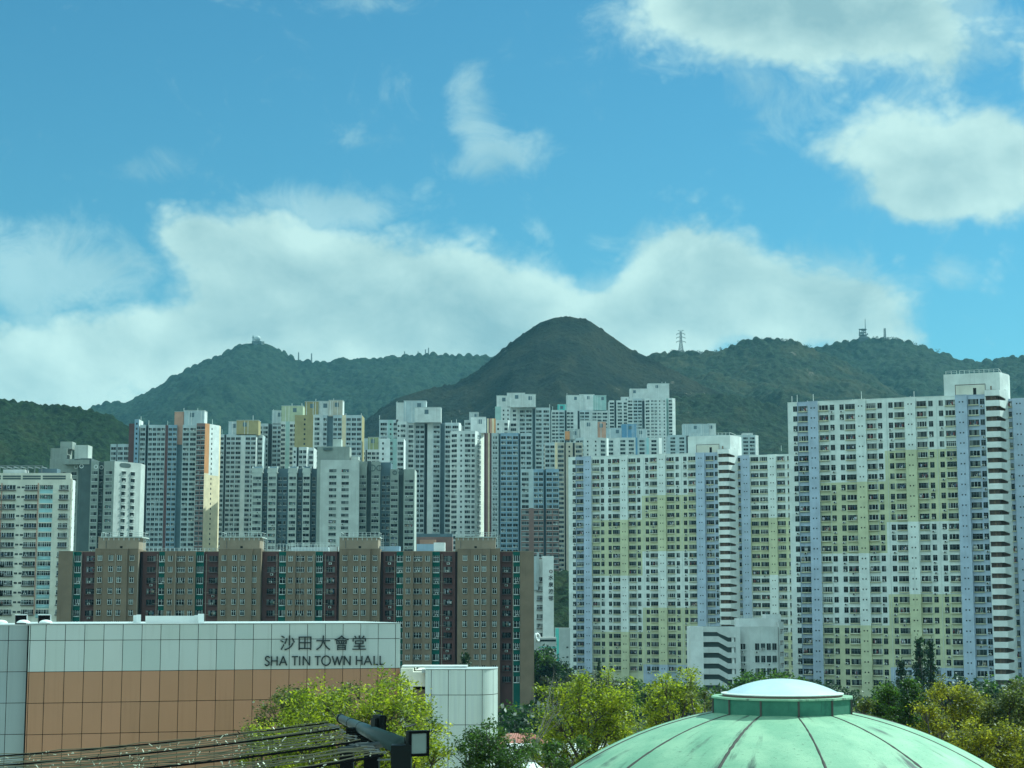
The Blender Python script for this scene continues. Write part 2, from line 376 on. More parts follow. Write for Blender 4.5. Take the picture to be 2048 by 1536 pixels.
def grid_faces(nr, nc):
    i = np.arange(nr * nc).reshape(nr, nc)
    return np.stack([i[:-1, :-1], i[:-1, 1:], i[1:, 1:], i[1:, :-1]], -1).reshape(-1, 4)
def hill_mat(name, dark, mid, light, rock, scrub=.5, dry=.62, rocky=.74, bump=1.0, fine=.10):
    m, w, b = new_mat(name); co = obco(w)
    n1 = w.noise(co, fine, 6, .65); n2 = w.noise(co, .012, 5, .6); n3 = w.noise(w.scale(co, (1, 1, .6)), .022, 6, .68); n4 = w.noise(co, fine * 4, 3, .6)
    c = w.mix(w.ramp(n1, .34, .68), dark, mid)
    c = w.mix(w.math('MULTIPLY', w.ramp(n2, dry - .10, dry + .08), scrub), c, light)
    c = w.mix(w.ramp(n3, rocky - .02, rocky + .03), c, rock)
    c = w.mix(w.ramp(n4, .5, .75, 0, .55), c, tuple(x * 2.0 for x in mid))
    c = w.mix(w.ramp(w.noise(co, fine * 7, 3, .7), .48, .34, 0, .75), c, tuple(x * .35 for x in dark))
    w.l.new(c, b.inputs['Base Color']); b.inputs['Roughness'].default_value = .95; b.inputs['Specular IOR Level'].default_value = .1
    bp = w.add('ShaderNodeBump'); bp.inputs['Strength'].default_value = .9; bp.inputs['Distance'].default_value = bump
    w.l.new(w.noise(co, fine * 1.6, 5, .7), bp.inputs['Height']); w.l.new(bp.outputs[0], b.inputs['Normal'])
hill_mat('hill_forest', (.006, .015, .009), (.027, .050, .024), (.034, .050, .022), (.16, .15, .12), .5, .60, .90, 5.0, .09)
hill_mat('hill_grass', (.004, .008, .005), (.015, .022, .011), (.040, .039, .018), (.13, .115, .085), .6, .55, .665, 8.0, .07)
hill_mat('hill_scrub', (.007, .015, .008), (.027, .044, .020), (.055, .057, .026), (.14, .125, .09), .7, .56, .68, 4.5, .10)
hill_mat('hill_near', (.006, .014, .007), (.026, .046, .017), (.046, .052, .018), (.26, .25, .20), .6, .58, .755, 2.8, .16)

def hill(name, D, prof, Lf, cell, tree_r, ntree, mat, seed, base=None, spur=30, lam=260, Lb=500, pw=1.2, x_ext=0):
    rs = np.random.RandomState(seed)
    pr = [(at(px, py, D).x, at(px, py, D).z) for px, py in prof]
    x0, x1 = pr[0][0] - x_ext, pr[-1][0] + x_ext
    xs = np.arange(x0, x1 + cell, cell); base = terrain_z(D - Lf) - 3 if base is None else base
    tf = np.arange(0, Lf + cell, cell * 1.25); tb = -np.arange(cell * 3, Lb, cell * 6)[::-1]; ts = np.concatenate([tb, tf])
    Xg, T = np.meshgrid(xs, ts)
    wob = 25 * (fbm(Xg / 300 + seed, T / 300, 3) - .45) * np.clip(np.abs(T) / 120, 0, 1) * 3
    zr = np.interp(Xg + wob, [p[0] for p in pr], [p[1] for p in pr]) - base
    L = np.where(T >= 0, Lf, Lb); q = np.clip(np.abs(T) / L, 0, 1)
    z = base + zr * (1 - q) ** pw
    amp = spur * np.sin(np.pi * np.clip(q, 0, 1) ** .7)
    z = z - amp * (1.0 - ridged(Xg / lam + .35 * fbm(Xg / 200, T / 200 + seed), T / (lam * 3.2) + seed)) - amp * .5 * fbm(Xg / 70, T / 70 + 3, 3)
    zb = z.copy(); dt = cell * 1.25; nb = len(tb)
    for _ in range(ntree):                       # crowns of the trees and shrubs that cover the slope
        r = tree_r * rs.uniform(.55, 1.35); cx = rs.uniform(x0, x1); ct = rs.uniform(-15, Lf * .96)
        i0, i1 = int((ct - r) / dt) + nb, int((ct + r) / dt) + nb + 2; j0, j1 = int((cx - r - x0) / cell), int((cx + r - x0) / cell) + 2
        i0 = max(i0, nb); j0 = max(j0, 0)
        if i0 >= i1 or j0 >= j1 or i0 >= len(ts): continue
        sx = xs[j0:j1]; st = ts[i0:i1]
        d2 = ((sx[None, :] - cx) ** 2 + (st[:, None] - ct) ** 2) / (r * r)
        hgt = zb[i0:i1, j0:j1] + r * rs.uniform(.7, 1.15) * np.sqrt(np.clip(1 - d2, 0, 1))
        z[i0:i1, j0:j1] = np.maximum(z[i0:i1, j0:j1], hgt)
    Y = D - T
    V = np.stack([Xg, Y, z], -1).reshape(-1, 3)
    me = bulk_mesh(name, V, grid_faces(len(ts), len(xs))[:, ::-1], [mat], None)
    me.polygons.foreach_set('use_smooth', np.ones(len(me.polygons), dtype=bool))
    o = link(bpy.data.objects.new(name, me)); tag(o, kind='structure'); return o

hill('hill', 4300, [(150, 850), (185, 817), (215, 806), (245, 808), (300, 783), (350, 752), (400, 727), (440, 712), (480, 690), (492, 687), (532, 687), (545, 692), (575, 710), (590, 720), (640, 727),
      (690, 719), (740, 720), (800, 714), (860, 710), (930, 712), (985, 714), (1080, 718), (1150, 730)], 1900, 4.2, 7.0, 17000, 'hill_forest', 1, spur=105, lam=420, pw=1.1)
hill('hill', 2650, [(690, 880), (730, 842), (770, 812), (800, 794), (850, 779), (910, 768), (960, 738), (1000, 703), (1040, 672), (1080, 645), (1110, 635), (1140, 633), (1180, 642), (1220, 670), (1260, 698),
      (1300, 716), (1350, 742), (1400, 768), (1450, 790), (1500, 810), (1560, 840), (1640, 880)], 1250, 2.7, 2.5, 15000, 'hill_grass', 2, spur=95, lam=170, pw=1.12)
hill('hill', 3150, [(1230, 740), (1280, 718), (1320, 709), (1350, 705), (1400, 708), (1440, 702), (1480, 687), (1500, 681), (1530, 678), (1580, 684), (1620, 697), (1680, 722), (1740, 752), (1800, 790), (1900, 840)],
     1500, 3.0, 5.0, 14000, 'hill_scrub', 3, spur=90, lam=300, pw=1.1)
hill('hill', 3700, [(1480, 760), (1560, 722), (1620, 700), (1650, 692), (1700, 684), (1730, 677), (1790, 679), (1840, 692), (1880, 707), (1920, 720), (1960, 725), (2000, 720), (2048, 714), (2110, 706), (2200, 725), (2420, 745), (2700, 860), (2850, 960)],
     1900, 4.0, 6.2, 21000, 'hill_forest', 4, spur=110, lam=380, pw=1.1)
hill('hill', 1650, [(-720, 1010), (-560, 900), (-420, 800), (-280, 765), (-160, 762), (-60, 780), (0, 797), (40, 806), (90, 811), (140, 815), (190, 823), (230, 836), (262, 858), (300, 880), (360, 905), (450, 940)], 800, 1.6, 2.7, 24000, 'hill_near', 5, spur=50, lam=150, pw=1.1)
hill('hill', 2300, [(1180, 900), (1290, 842), (1340, 800), (1400, 790), (1450, 790), (1500, 800), (1540, 812), (1590, 835), (1660, 880)], 1000, 2.3, 4.2, 11000, 'hill_scrub', 6, spur=65, lam=200, pw=1.15)
# low wooded knoll behind the estate
hill('hill', 845, [(1000, 1170), (1060, 1158), (1110, 1152), (1150, 1150), (1210, 1158), (1290, 1176)], 170, .9, 3.2, 1300, 'hill_near', 7, base=0, spur=4, lam=60, Lb=60, pw=1.0)

def ground():
    ys = np.concatenate([np.linspace(-1400, 800, 14), np.linspace(900, 6000, 40), [7000, 8000]])
    xs = np.concatenate([[-8000, -5000], np.linspace(-3000, 3000, 25), [5000, 8000]])
    Xg, Yg = np.meshgrid(xs, ys); z = np.where(Yg > 800, np.minimum((Yg - 800) * .11, 60), 0.0)
    m, w, b = new_mat('ground_cover'); co = obco(w)
    c = w.mix(w.ramp(w.noise(co, .03, 6, .65), .4, .62), (.028, .050, .020), (.075, .085, .055)); w.l.new(c, b.inputs['Base Color']); b.inputs['Roughness'].default_value = .95
    o = link(bpy.data.objects.new('ground', bulk_mesh('ground', np.stack([Xg, Yg, z], -1).reshape(-1, 3), grid_faces(len(ys), len(xs))[:, ::-1], ['ground_cover'], None)))
    tag(o, kind='structure')
ground()
def paving(name, x0, x1, y0, y1, z, mat, thick):
    b = MB(); b.box(x0, x1, y0, y1, z - thick, z, mat); o = b.build(name); tag(o, kind='structure')
paving('podium_floor', -70, 70, -30, 63, 21.6, 'roof_grey', 21.5)
paving('plaza_floor', -120, 150, 63.2, 178, 12.0, 'beige', 11.9)

# ------------------------------------------------------------------ far estate towers
PAR = 1.5
def tower(label, D, vols, heads=(), masts=(), vis=1110, group='residential towers rising in front of the hills', pitch=2.72, cat='tower block', name='tower_block'):
    zb = terrain_z(D) - 2; px_mid = vols[0]['px'] + 10
    root = thing(name, label, cat, (X(px_mid, D), D, zb), group); ox, oy, oz = root.location
    W = Windows(); wall_mb = MB(); zvis = Z(vis, D)
    for v in vols:
        ztop = Z(v['top'], D); dd = v.get('dd', 0.0); px = v['px']; pts = []; mats = []; wt = v.get('wt', 'bay')
        def P(px_, d_): return (X(px_, D + d_) - ox, d_)
        pts.append(P(px, dd)); front = []
        for tok in v['s']:
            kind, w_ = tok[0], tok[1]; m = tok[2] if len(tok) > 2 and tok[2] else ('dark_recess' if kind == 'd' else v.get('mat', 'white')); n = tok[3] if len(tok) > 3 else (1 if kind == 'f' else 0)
            wt_ = tok[4] if len(tok) > 4 else wt
            a = pts[-1]
            if kind == 'd':
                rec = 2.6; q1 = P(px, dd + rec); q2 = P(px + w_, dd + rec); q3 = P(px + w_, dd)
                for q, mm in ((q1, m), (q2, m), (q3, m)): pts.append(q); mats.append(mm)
                px += w_; continue
            if kind == 'r': dd += tok[5] if len(tok) > 5 else 3.0
            if kind == 'l': dd -= tok[5] if len(tok) > 5 else 3.0
            px += w_; q = P(px, dd); pts.append(q)
            if isinstance(m, tuple): zs = Z(m[1], D) - oz; mats.append([(0, zs, m[2]), (zs, ztop - oz, m[0])])
            else: mats.append(m)
            if n:
                L = math.hypot(q[0] - a[0], q[1] - a[1]); rz = math.atan2(q[1] - a[1], q[0] - a[0])
                for i in range(n):
                    f = (i + .5) / n; wx, wy = a[0] + (q[0] - a[0]) * f, a[1] + (q[1] - a[1]) * f
                    sx = min(3.2, L / n * .74) if wt_ != 'dot' else 1.0
                    z = ztop - oz - PAR - 1.0
                    while z + oz > zvis and z > 3:
                        W.put(wt_, wx, wy, z, rz, sx); z -= pitch
        dep = v.get('depth', 14); right = pts[-1]; left = pts[0]; back = max(p[1] for p in pts) + dep
        pts.append((right[0], back)); pts.append((left[0], back)); side = v.get('side', v.get('mat', 'white')); mats += [side, side, side]
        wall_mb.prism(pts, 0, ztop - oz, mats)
    wall_mb.build('wall', root)
    for hd in heads:
        px0, px1, yt, m, dd, dep = hd[:6]; b = MB(); mm = hd[6] if len(hd) > 6 else None; yb = hd[7] if len(hd) > 7 else max(v['top'] for v in vols)
        x0, x1 = X(px0, D + dd) - ox, X(px1, D + dd) - ox; z0, z1 = Z(yb, D) - oz, Z(yt, D) - oz
        b.prism([(x0, dd), (x1, dd), (x1, dd + dep), (x0, dd + dep)], z0 - .5, z1, [m, mm or m, m, m])
        b.box(x0 - .15, x1 + .15, dd - .15, dd + dep + .15, z1 + .003, z1 + .25, 'pale_grey')
        r = rng.random()
        if x1 - x0 > 5:
            xa = x0 + (x1 - x0) * rng.uniform(.15, .6); b.wbox(xa, xa + 2.2, dd - .12, dd - .002, z1 - 3.6, z1 - 1.2, 'slate')
            for k in range(rng.randint(2, 4)):
                xb = x0 + (x1 - x0) * rng.uniform(.05, .95); b.wbox(xb, xb + .25, dd - .22, dd - .003, z0, z1 - .3, 'white_clean')
        b.build('roof_house', root)
    for px, yt, yb in masts:
        b = MB(); x = X(px, D) - ox; b.tube([(x, 2, Z(yb, D) - oz), (x, 2, Z(yt, D) - oz)], .16, 'rail', 5); b.build('antenna', root)
    W.finish(root); return root

f, r, l, d = 'f', 'r', 'l', 'd'
tower('tall tower with a sunlit orange and cream end wall and a red stripe', 940, [
    dict(px=218, top=886, dd=6, mat='cool_white', s=[(f, 12, None, 1), (d, 2), (f, 24, None, 2), (f, 12, None, 1)]),
    dict(px=254, top=846, dd=3, mat='red', s=[(f, 11, 'red', 0)], depth=10),
    dict(px=265, top=838, dd=1, mat='white', s=[(f, 9, 'blue_grey', 1, 'dot'), (r, 2, 'white', 0, 'bay', 4)], depth=8),
    dict(px=276, top=849, dd=2, mat='cool_white', s=[(f, 12, None, 1), (d, 5), (f, 17, None, 2), (f, 17, None, 2), (f, 6, 'red', 0), (f, 18, 'blue_grey', 2), (d, 11, 'teal_grey'), (f, 14, None, 1), (f, 14, None, 1)]),
    dict(px=390, top=848, dd=-4, mat='brick', s=[(f, 17, 'brick', 2), (r, 9, ('orange', 947, 'cream'), 0, 'bay', 3.8), (r, 10, ('white_clean', 950, 'cream'), 1, 'dot', 4.4), (r, 10, ('white_clean', 950, 'cream'), 0, 'bay', 4.4)], depth=4, side='cream')],  # brick strip is the orange wall with its shade put into the colour
    heads=[(345, 363, 822, 'salmon', 4, 8), (364, 405, 820, 'cool_white', 3, 9, 'white')], masts=[(276, 832, 850), (292, 840, 850), (330, 841, 850), (362, 815, 822), (390, 816, 822), (420, 838, 848)], vis=1105)
tower('tower with a yellow ochre roof box beside the orange ended tower', 985, [
    dict(px=434, top=868, dd=2, mat='cool_white', s=[(f, 12, None, 1), (d, 4), (f, 18, None, 2), (f, 12, None, 1), (f, 8, 'white', 0), (f, 22, None, 2), (r, 3, 'white_clean', 0), (f, 10, None, 1)])],
    heads=[(454, 472, 842, 'cool_white', 4, 8), (470, 514, 840, 'ochre', 2, 9)], masts=[(502, 830, 842), (440, 858, 868)])
tower('tower with a pale lime roof block and dark recess, between two yellow topped towers', 1010, [
    dict(px=512, top=846, dd=3, mat='cool_white', s=[(f, 22, None, 2), (d, 8), (f, 20, 'cool_white', 2), (l, 3, 'white'), (f, 20, 'white', 2), (d, 5, 'teal_grey')]),
    dict(px=559, top=844, dd=-3, mat='white', s=[(f, 10, 'white', 1), (f, 8, 'mint', 0), (f, 14, 'white', 2)], depth=10)],
    heads=[(541, 563, 820, 'cool_white', 3, 9), (560, 603, 812, 'lime', 0, 10)], masts=[(543, 818, 846), (580, 806, 812), (600, 806, 812)])
tower('tall tower with a yellow windowed end wall and stepped white roof houses', 955, [
    dict(px=587, top=830, dd=0, mat='ochre', s=[(f, 14, 'ochre', 0), (f, 12, 'ochre', 1, 'dot'), (f, 11, 'ochre', 0), (l, 2, 'white_clean', 0, 'bay', 2), (f, 12, 'white', 1), (r, 6, 'white_clean', 0, 'bay', 2.5), (f, 8, 'cool_white', 1), (d, 12, 'teal_grey'), (f, 18, 'cool_white', 2), (f, 8, 'cream', 0), (f, 32, 'cool_white', 3)])],
    heads=[(607, 634, 802, 'ochre', 3, 9), (633, 655, 801, 'white', 4, 8), (655, 683, 800, 'beige', 2, 9, 'white')], masts=[(628, 797, 802), (664, 796, 802), (689, 826, 831), (720, 826, 832)])
tower('short white tower front standing below the yellow ended tower', 900, [dict(px=584, top=894, mat='white', s=[(f, 8, None, 1, 'dot'), (d, 4), (f, 16, None, 2), (r, 4, 'white_clean'), (f, 10, None, 1)])])
tower('white tower with an olive roof box, half hidden behind grey flats', 1060, [dict(px=716, top=899, mat='white', s=[(f, 14, None, 1), (d, 3), (f, 18, None, 2), (f, 10, None, 1)])], heads=[(724, 736, 876, 'cool_white', 3, 8), (735, 758, 874, 'olive', 2, 8)])
tower('wide white tower with white roof boxes in front of the dark hill shoulder', 950, [
    dict(px=757, top=838, dd=4, mat='cool_white', s=[(f, 18, None, 1), (f, 10, 'mint', 1, 'dot'), (f, 10, None, 1)]),
    dict(px=793, top=843, dd=0, mat='white', s=[(f, 6, 'white', 1, 'dot'), (f, 12, None, 1), (r, 4, 'white_clean', 0, 'bay', 3), (f, 12, None, 1), (r, 3, 'white_clean'), (f, 18, 'cool_white', 2), (d, 6), (f, 11, 'white', 0), (f, 15, 'cool_white', 1), (d, 9, 'teal_grey'), (f, 28, 'cool_white', 2), (r, 4, 'white_clean')])],
    heads=[(791, 808, 804, 'white', 4, 8), (806, 851, 801, 'cool_white', 2, 9), (828, 881, 815, 'white', 0, 8)], masts=[(757, 830, 838), (792, 802, 806), (850, 800, 815), (912, 838, 846), (902, 840, 846)])
tower('bright white tower front half hidden behind the grey flats with round emblems', 890, [dict(px=757, top=877, mat='white_clean', s=[(f, 16, 'white_clean', 1, 'dot'), (f, 6, 'white_clean', 0), (f, 6, 'mint', 1), (f, 8, 'mint', 0), (f, 14, 'white', 1)])])
tower('white three winged tower with sunlit edge beside the cream and red striped wall', 925, [
    dict(px=900, top=862, dd=2, mat='white', s=[(l, 16, 'white', 1), (f, 12, 'white', 1, 'dot'), (f, 14, 'white', 1), (f, 8, 'white', 1), (r, 4, 'white_clean', 0, 'bay', 3), (r, 8, 'white_clean', 2, 'bayf', 5), (r, 5, 'ivory', 0, 'bay', 6), (r, 3, 'white_clean', 0, 'bay', 5)], depth=3)],
    heads=[(941, 971, 832, 'white_clean', 6, 8)], masts=[(943, 826, 832), (925, 851, 862)])
tower('slim block of vertical maroon, orange and cream stripes', 955, [
    dict(px=968, top=837, mat='brick', s=[(f, 3, 'brick', 0), (f, 3, 'slate', 0), (f, 3, 'cream', 0), (f, 3, 'brick', 0), (f, 4, 'salmon', 0), (f, 4, 'cream', 0), (f, 3, 'orange', 0)], depth=10)])
tower('dark teal tower with a column of black window openings', 915, [
    dict(px=968, top=866, dd=0, mat='pale_grey', s=[(f, 4, 'maroon', 0), (f, 4, 'brick', 0), (f, 3, 'cream', 0), (f, 4, 'maroon', 0), (f, 14, 'pale_grey', 1, 'bayf'), (d, 4, 'teal_grey'), (f, 36, 'blue_grey', 3), (d, 4, 'slate'), (f, 22, 'cool_white', 2)])], masts=[(1002, 856, 866), (1038, 858, 866)], vis=1120)
tower('tall white tower crowned by a long white roof house, in the middle of the skyline', 1080, [
    dict(px=990, top=812, dd=3, mat='white', s=[(f, 12, 'mint', 0), (f, 10, 'white', 1, 'dot'), (f, 8, 'white', 1, 'dot'), (r, 5, 'white_clean', 0), (f, 8, 'white', 1), (r, 6, 'white_clean', 0), (f, 12, 'cool_white', 1), (f, 14, 'cool_white', 1), (d, 6, 'teal_grey'), (f, 14, 'cool_white', 1), (f, 16, 'cool_white', 1)])],
    heads=[(993, 1016, 790, 'white', 4, 8), (1014, 1050, 785, 'white', 3, 8), (1048, 1072, 788, 'white', 2, 9)], masts=[(1055, 806, 815), (1100, 808, 815)])
tower('lower front of a white tower beside the striped block', 990, [dict(px=992, top=840, mat='white', s=[(f, 8, 'white', 1, 'dot'), (f, 8, 'white', 0), (f, 8, 'white', 1), (r, 4, 'white_clean'), (f, 14, 'white', 1)])])
tower('blue roofed low tower behind the white three winged tower', 1120, [dict(px=928, top=840, mat='pale_grey', s=[(f, 14, None, 1), (f, 14, 'blue_grey', 0), (f, 24, 'blue_grey', 0), (f, 14, None, 1)])], heads=[(938, 956, 824, 'pale_grey', 2, 8)])
tower('blue grey tower with brown lower storeys and rounded fins', 865, [
    dict(px=1042, top=938, dd=0, mat='blue_grey', s=[(f, 17, ('cool_white', 1016, 'brick'), 1), (f, 8, ('cool_white', 1016, 'brick'), 0), (f, 20, ('blue_grey', 1016, 'brick'), 2), (d, 5, 'slate'), (f, 26, ('blue_grey', 1016, 'brick'), 2)])], vis=1160)
tower('beige tower between the brown based tower and the lavender slab', 1000, [
    dict(px=1090, top=885, mat='beige', s=[(f, 20, 'cool_white', 2), (f, 5, 'cream', 0), (f, 14, 'beige', 1), (d, 3), (f, 14, 'beige', 1, 'dot'), (d, 4), (f, 16, 'beige', 1)])], vis=1160)
tower('distant white tower with a green roof tank and a tall roof house', 1330, [
    dict(px=1104, top=820, dd=0, mat='white', s=[(f, 14, None, 2), (f, 12, 'cool_white', 1), (d, 4), (f, 14, None, 2), (f, 8, None, 0), (d, 4), (f, 20, 'cool_white', 2), (r, 5, 'white_clean'), (f, 20, 'white', 2), (f, 12, 'white', 1)])],
    heads=[(1134, 1168, 790, 'white', 2, 9), (1160, 1190, 788, 'white_clean', 4, 9), (1188, 1214, 790, 'mint', 3, 8), (1116, 1134, 808, 'turquoise', 3, 5)], masts=[(1106, 812, 820), (1135, 786, 790)])
tower('farthest and tallest white tower on the hillside with a hole in its roof house', 1400, [
    dict(px=1220, top=800, dd=3, mat='white', s=[(f, 10, None, 1), (d, 4), (f, 14, None, 1), (f, 10, None, 1)]),
    dict(px=1256, top=797, dd=0, mat='white', s=[(f, 12, 'white', 1), (f, 18, 'cool_white', 2), (d, 5), (l, 12, 'white', 1), (f, 14, 'white', 2, 'bayf'), (f, 18, 'white', 2, 'dot'), (d, 4, 'mint'), (f, 8, 'white', 1), (r, 6, 'white_clean')])],
    heads=[(1262, 1300, 777, 'white', 2, 9), (1298, 1341, 767, 'white', 1, 9), (1244, 1260, 793, 'white', 4, 6)], masts=[(1327, 763, 767), (1334, 763, 767), (1352, 800, 806)])
tower('grey tower front with an orange striped roof house and a red opening', 1080, [
    dict(px=1152, top=876, dd=0, mat='cool_white', s=[(l, 16, 'cool_white', 2), (f, 16, 'white', 1, 'dot'), (f, 16, 'white', 1, 'dot'), (r, 14, 'white', 1), (r, 4, 'white_clean')], depth=6)],
    heads=[(1131, 1140, 861, 'orange', 4, 6), (1140, 1162, 857, 'pale_grey', 5, 6), (1162, 1196, 841, 'white', 1, 8), (1196, 1213, 843, 'salmon', 1.5, 7)], masts=[(1150, 855, 876)])
tower('tower with a bright blue roof box behind the lavender columned slab', 1180, [
    dict(px=1214, top=876, dd=0, mat='white', s=[(f, 16, 'white', 1), (l, 8, 'white'), (f, 34, 'white', 2), (f, 4, 'sky_blue', 0), (f, 18, 'cool_white', 1), (f, 5, 'powder_blue', 0), (f, 20, 'white', 1), (r, 6, 'white_clean')])],
    heads=[(1214, 1246, 855, 'cool_white', 4, 7), (1245, 1275, 848, 'sky_blue', 1, 8, 'white'), (1274, 1296, 857, 'cool_white', 3, 7)])
tower('white tower with a low roof house rising behind the slab stair tower', 1260, [
    dict(px=1338, top=870, dd=0, mat='cool_white', s=[(f, 18, None, 1), (f, 18, None, 1), (d, 6), (f, 34, None, 2), (f, 40, None, 3), (d, 5), (f, 28, 'white', 1, 'dot'), (f, 26, 'cool_white', 2), (r, 6, 'white_clean')])],
    heads=[(1368, 1420, 848, 'cool_white', 1, 9), (1418, 1434, 847, 'white', 2, 8), (1488, 1508, 866, 'white', 2, 8)])
# ------------------------------------------------------------------ emblem rings, railings
def ring(mb, x, y, z, rad, m, th=.28):
    n = 24
    for k in range(n):
        a0, a1 = 2 * math.pi * k / n, 2 * math.pi * (k + 1) / n
        c = lambda a, r_, yy: (x + r_ * math.cos(a), yy, z + r_ * math.sin(a))
        mb.quad(c(a0, rad, y - .12), c(a0, rad - th, y - .12), c(a1, rad - th, y - .12), c(a1, rad, y - .12), m)
        mb.quad(c(a0, rad, y), c(a0, rad, y - .12), c(a1, rad, y - .12), c(a1, rad, y), m)
        mb.quad(c(a0, rad - th, y - .12), c(a0, rad - th, y), c(a1, rad - th, y), c(a1, rad - th, y - .12), m)
def railing(mb, x0, x1, y, z, h, n, m='rail', t=.05):
    for k in range(n + 1):
        x = x0 + (x1 - x0) * k / n; mb.box(x - t, x + t, y - t, y + t, z, z + h, m)
    mb.box(x0, x1, y - t * .8, y + t * .8, z + h, z + h + .07, m); mb.box(x0, x1, y - t * .7, y + t * .7, z + h * .5, z + h * .5 + .06, m)

def flats(name, label, D, vols, cat='apartment block', group=None, wins=True):
    """plan of (px, depth) corners; walls and window columns placed per side; returns root and helpers"""
    root = thing(name, label, cat, (X((vols[0]['p'][0][0] + vols[0]['p'][-1][0]) / 2, D), D, 0), group); ox = root.location.x
    W = Windows(); wb = MB()
    for v in vols:
        zt = Z(v['top'], D); pts = [(X(p[0], D + p[1]) - ox, p[1]) for p in v['p']]; mats = list(v['m'])
        for i, cols in (v.get('w') or {}).items():
            a, b = pts[i], pts[i + 1]; rz = math.atan2(b[1] - a[1], b[0] - a[0]); L = math.hypot(b[0] - a[0], b[1] - a[1])
            for fr, kind, sx, dz in cols:
                x, y = a[0] + (b[0] - a[0]) * fr, a[1] + (b[1] - a[1]) * fr; z = zt - v['first'] - dz
                while z > v.get('zlow', 6): W.put(kind, x, y, z, rz, sx); z -= v['pitch']
        dep = v.get('depth', 12); back = max(p[1] for p in pts) + dep
        pts = pts + [(pts[-1][0], back), (pts[0][0], back)]; mats += [v.get('side', mats[-1])] * 3
        wb.prism(pts, 0, zt, mats, v.get('roof', 'roof_grey'))
    wb.build('wall', root); W.finish(root); return root
def roof_box(root, D, px0, px1, yt, yb, mat, dd, dep, cap='pale_grey', rail=False, name='roof_house'):
    ox = root.location.x; b = MB(); x0, x1 = X(px0, D + dd) - ox, X(px1, D + dd) - ox; z0, z1 = Z(yb, D) - .3, Z(yt, D)
    b.prism([(x0, dd), (x1, dd), (x1, dd + dep), (x0, dd + dep)], z0, z1, [mat], cap); o = b.build(name, root)
    if rail:
        r_ = MB(); railing(r_, x0 + .1, x1 - .1, dd + .2, z1, 1.05, max(3, int((x1 - x0) / 1.4)))
        for q in (x0 + .1, x1 - .1): r_.box(q - .04, q + .04, dd + .3, dd + dep - .2, z1 + 1.05, z1 + 1.12, 'rail')
        r_.build('railing', o)
    return o

# grey flats with round emblems, left
G1 = flats('apartment_block', 'grey concrete block whose sunlit side has two window columns with slanting shadows', 690, [
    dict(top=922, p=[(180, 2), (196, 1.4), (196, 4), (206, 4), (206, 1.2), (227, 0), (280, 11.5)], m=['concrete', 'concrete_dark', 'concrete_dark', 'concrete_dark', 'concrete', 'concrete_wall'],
         w={0: [(.5, 'grey', 1.2, 0)], 2: [(.5, 'grey', .6, 0)], 4: [(.5, 'grey', 1.35, 0)], 5: [(.36, 'greyhood', 1.05, 0), (.70, 'greyhood', 1.05, 0)]}, first=4.6, pitch=2.72, zlow=40, depth=8),
    dict(top=914, p=[(97, 9), (155, 9), (160, 6), (180, 6)], m=['concrete', 'concrete_dark', 'concrete_dark'], w={0: [(.2, 'grey', 1, 0), (.5, 'grey', 1, 0), (.85, 'grey', 1, 0)]}, first=6, pitch=2.72, zlow=40)], group='grey concrete flats with round emblems')
for a in ((98, 131, 892, 914, 'concrete', 9.5, 8), (117, 141, 878, 892, 'concrete', 11, 6), (146, 173, 886, 914, 'concrete_light', 9, 7), (125, 176, 917, 925, 'concrete', 5.5, 6)): roof_box(G1, 690, *a, cap='concrete_light')
for px, py, dd in ((150, 930, 9), (161, 930, 6), (190, 933, 1.6), (201, 933, 4)):
    e = MB(); ring(e, X(px, 690 + dd) - G1.location.x, dd - .01, Z(py, 690), .85, 'sill_white'); e.build('emblem', G1)
ov = MB(); p = G1.location.x; a, b2 = Vector((X(227, 690) - p, 0, 0)), Vector((X(280, 701.5) - p, 11.5, 0)); dvec = (b2 - a).normalized(); nv = Vector((dvec.y, -dvec.x, 0)); zc = Z(929, 690)
cen = a + (b2 - a) * .40
pts = []
for k in range(24):
    t = 2 * math.pi * k / 24; pts.append(cen + dvec * (3.0 * math.copysign(abs(math.cos(t)) ** .6, math.cos(t))) + nv * .06 + Vector((0, 0, zc + .95 * math.copysign(abs(math.sin(t)) ** .7, math.sin(t)))))
ov.add(pts, [tuple(range(24))], 'concrete_dark'); ov.build('emblem', G1)

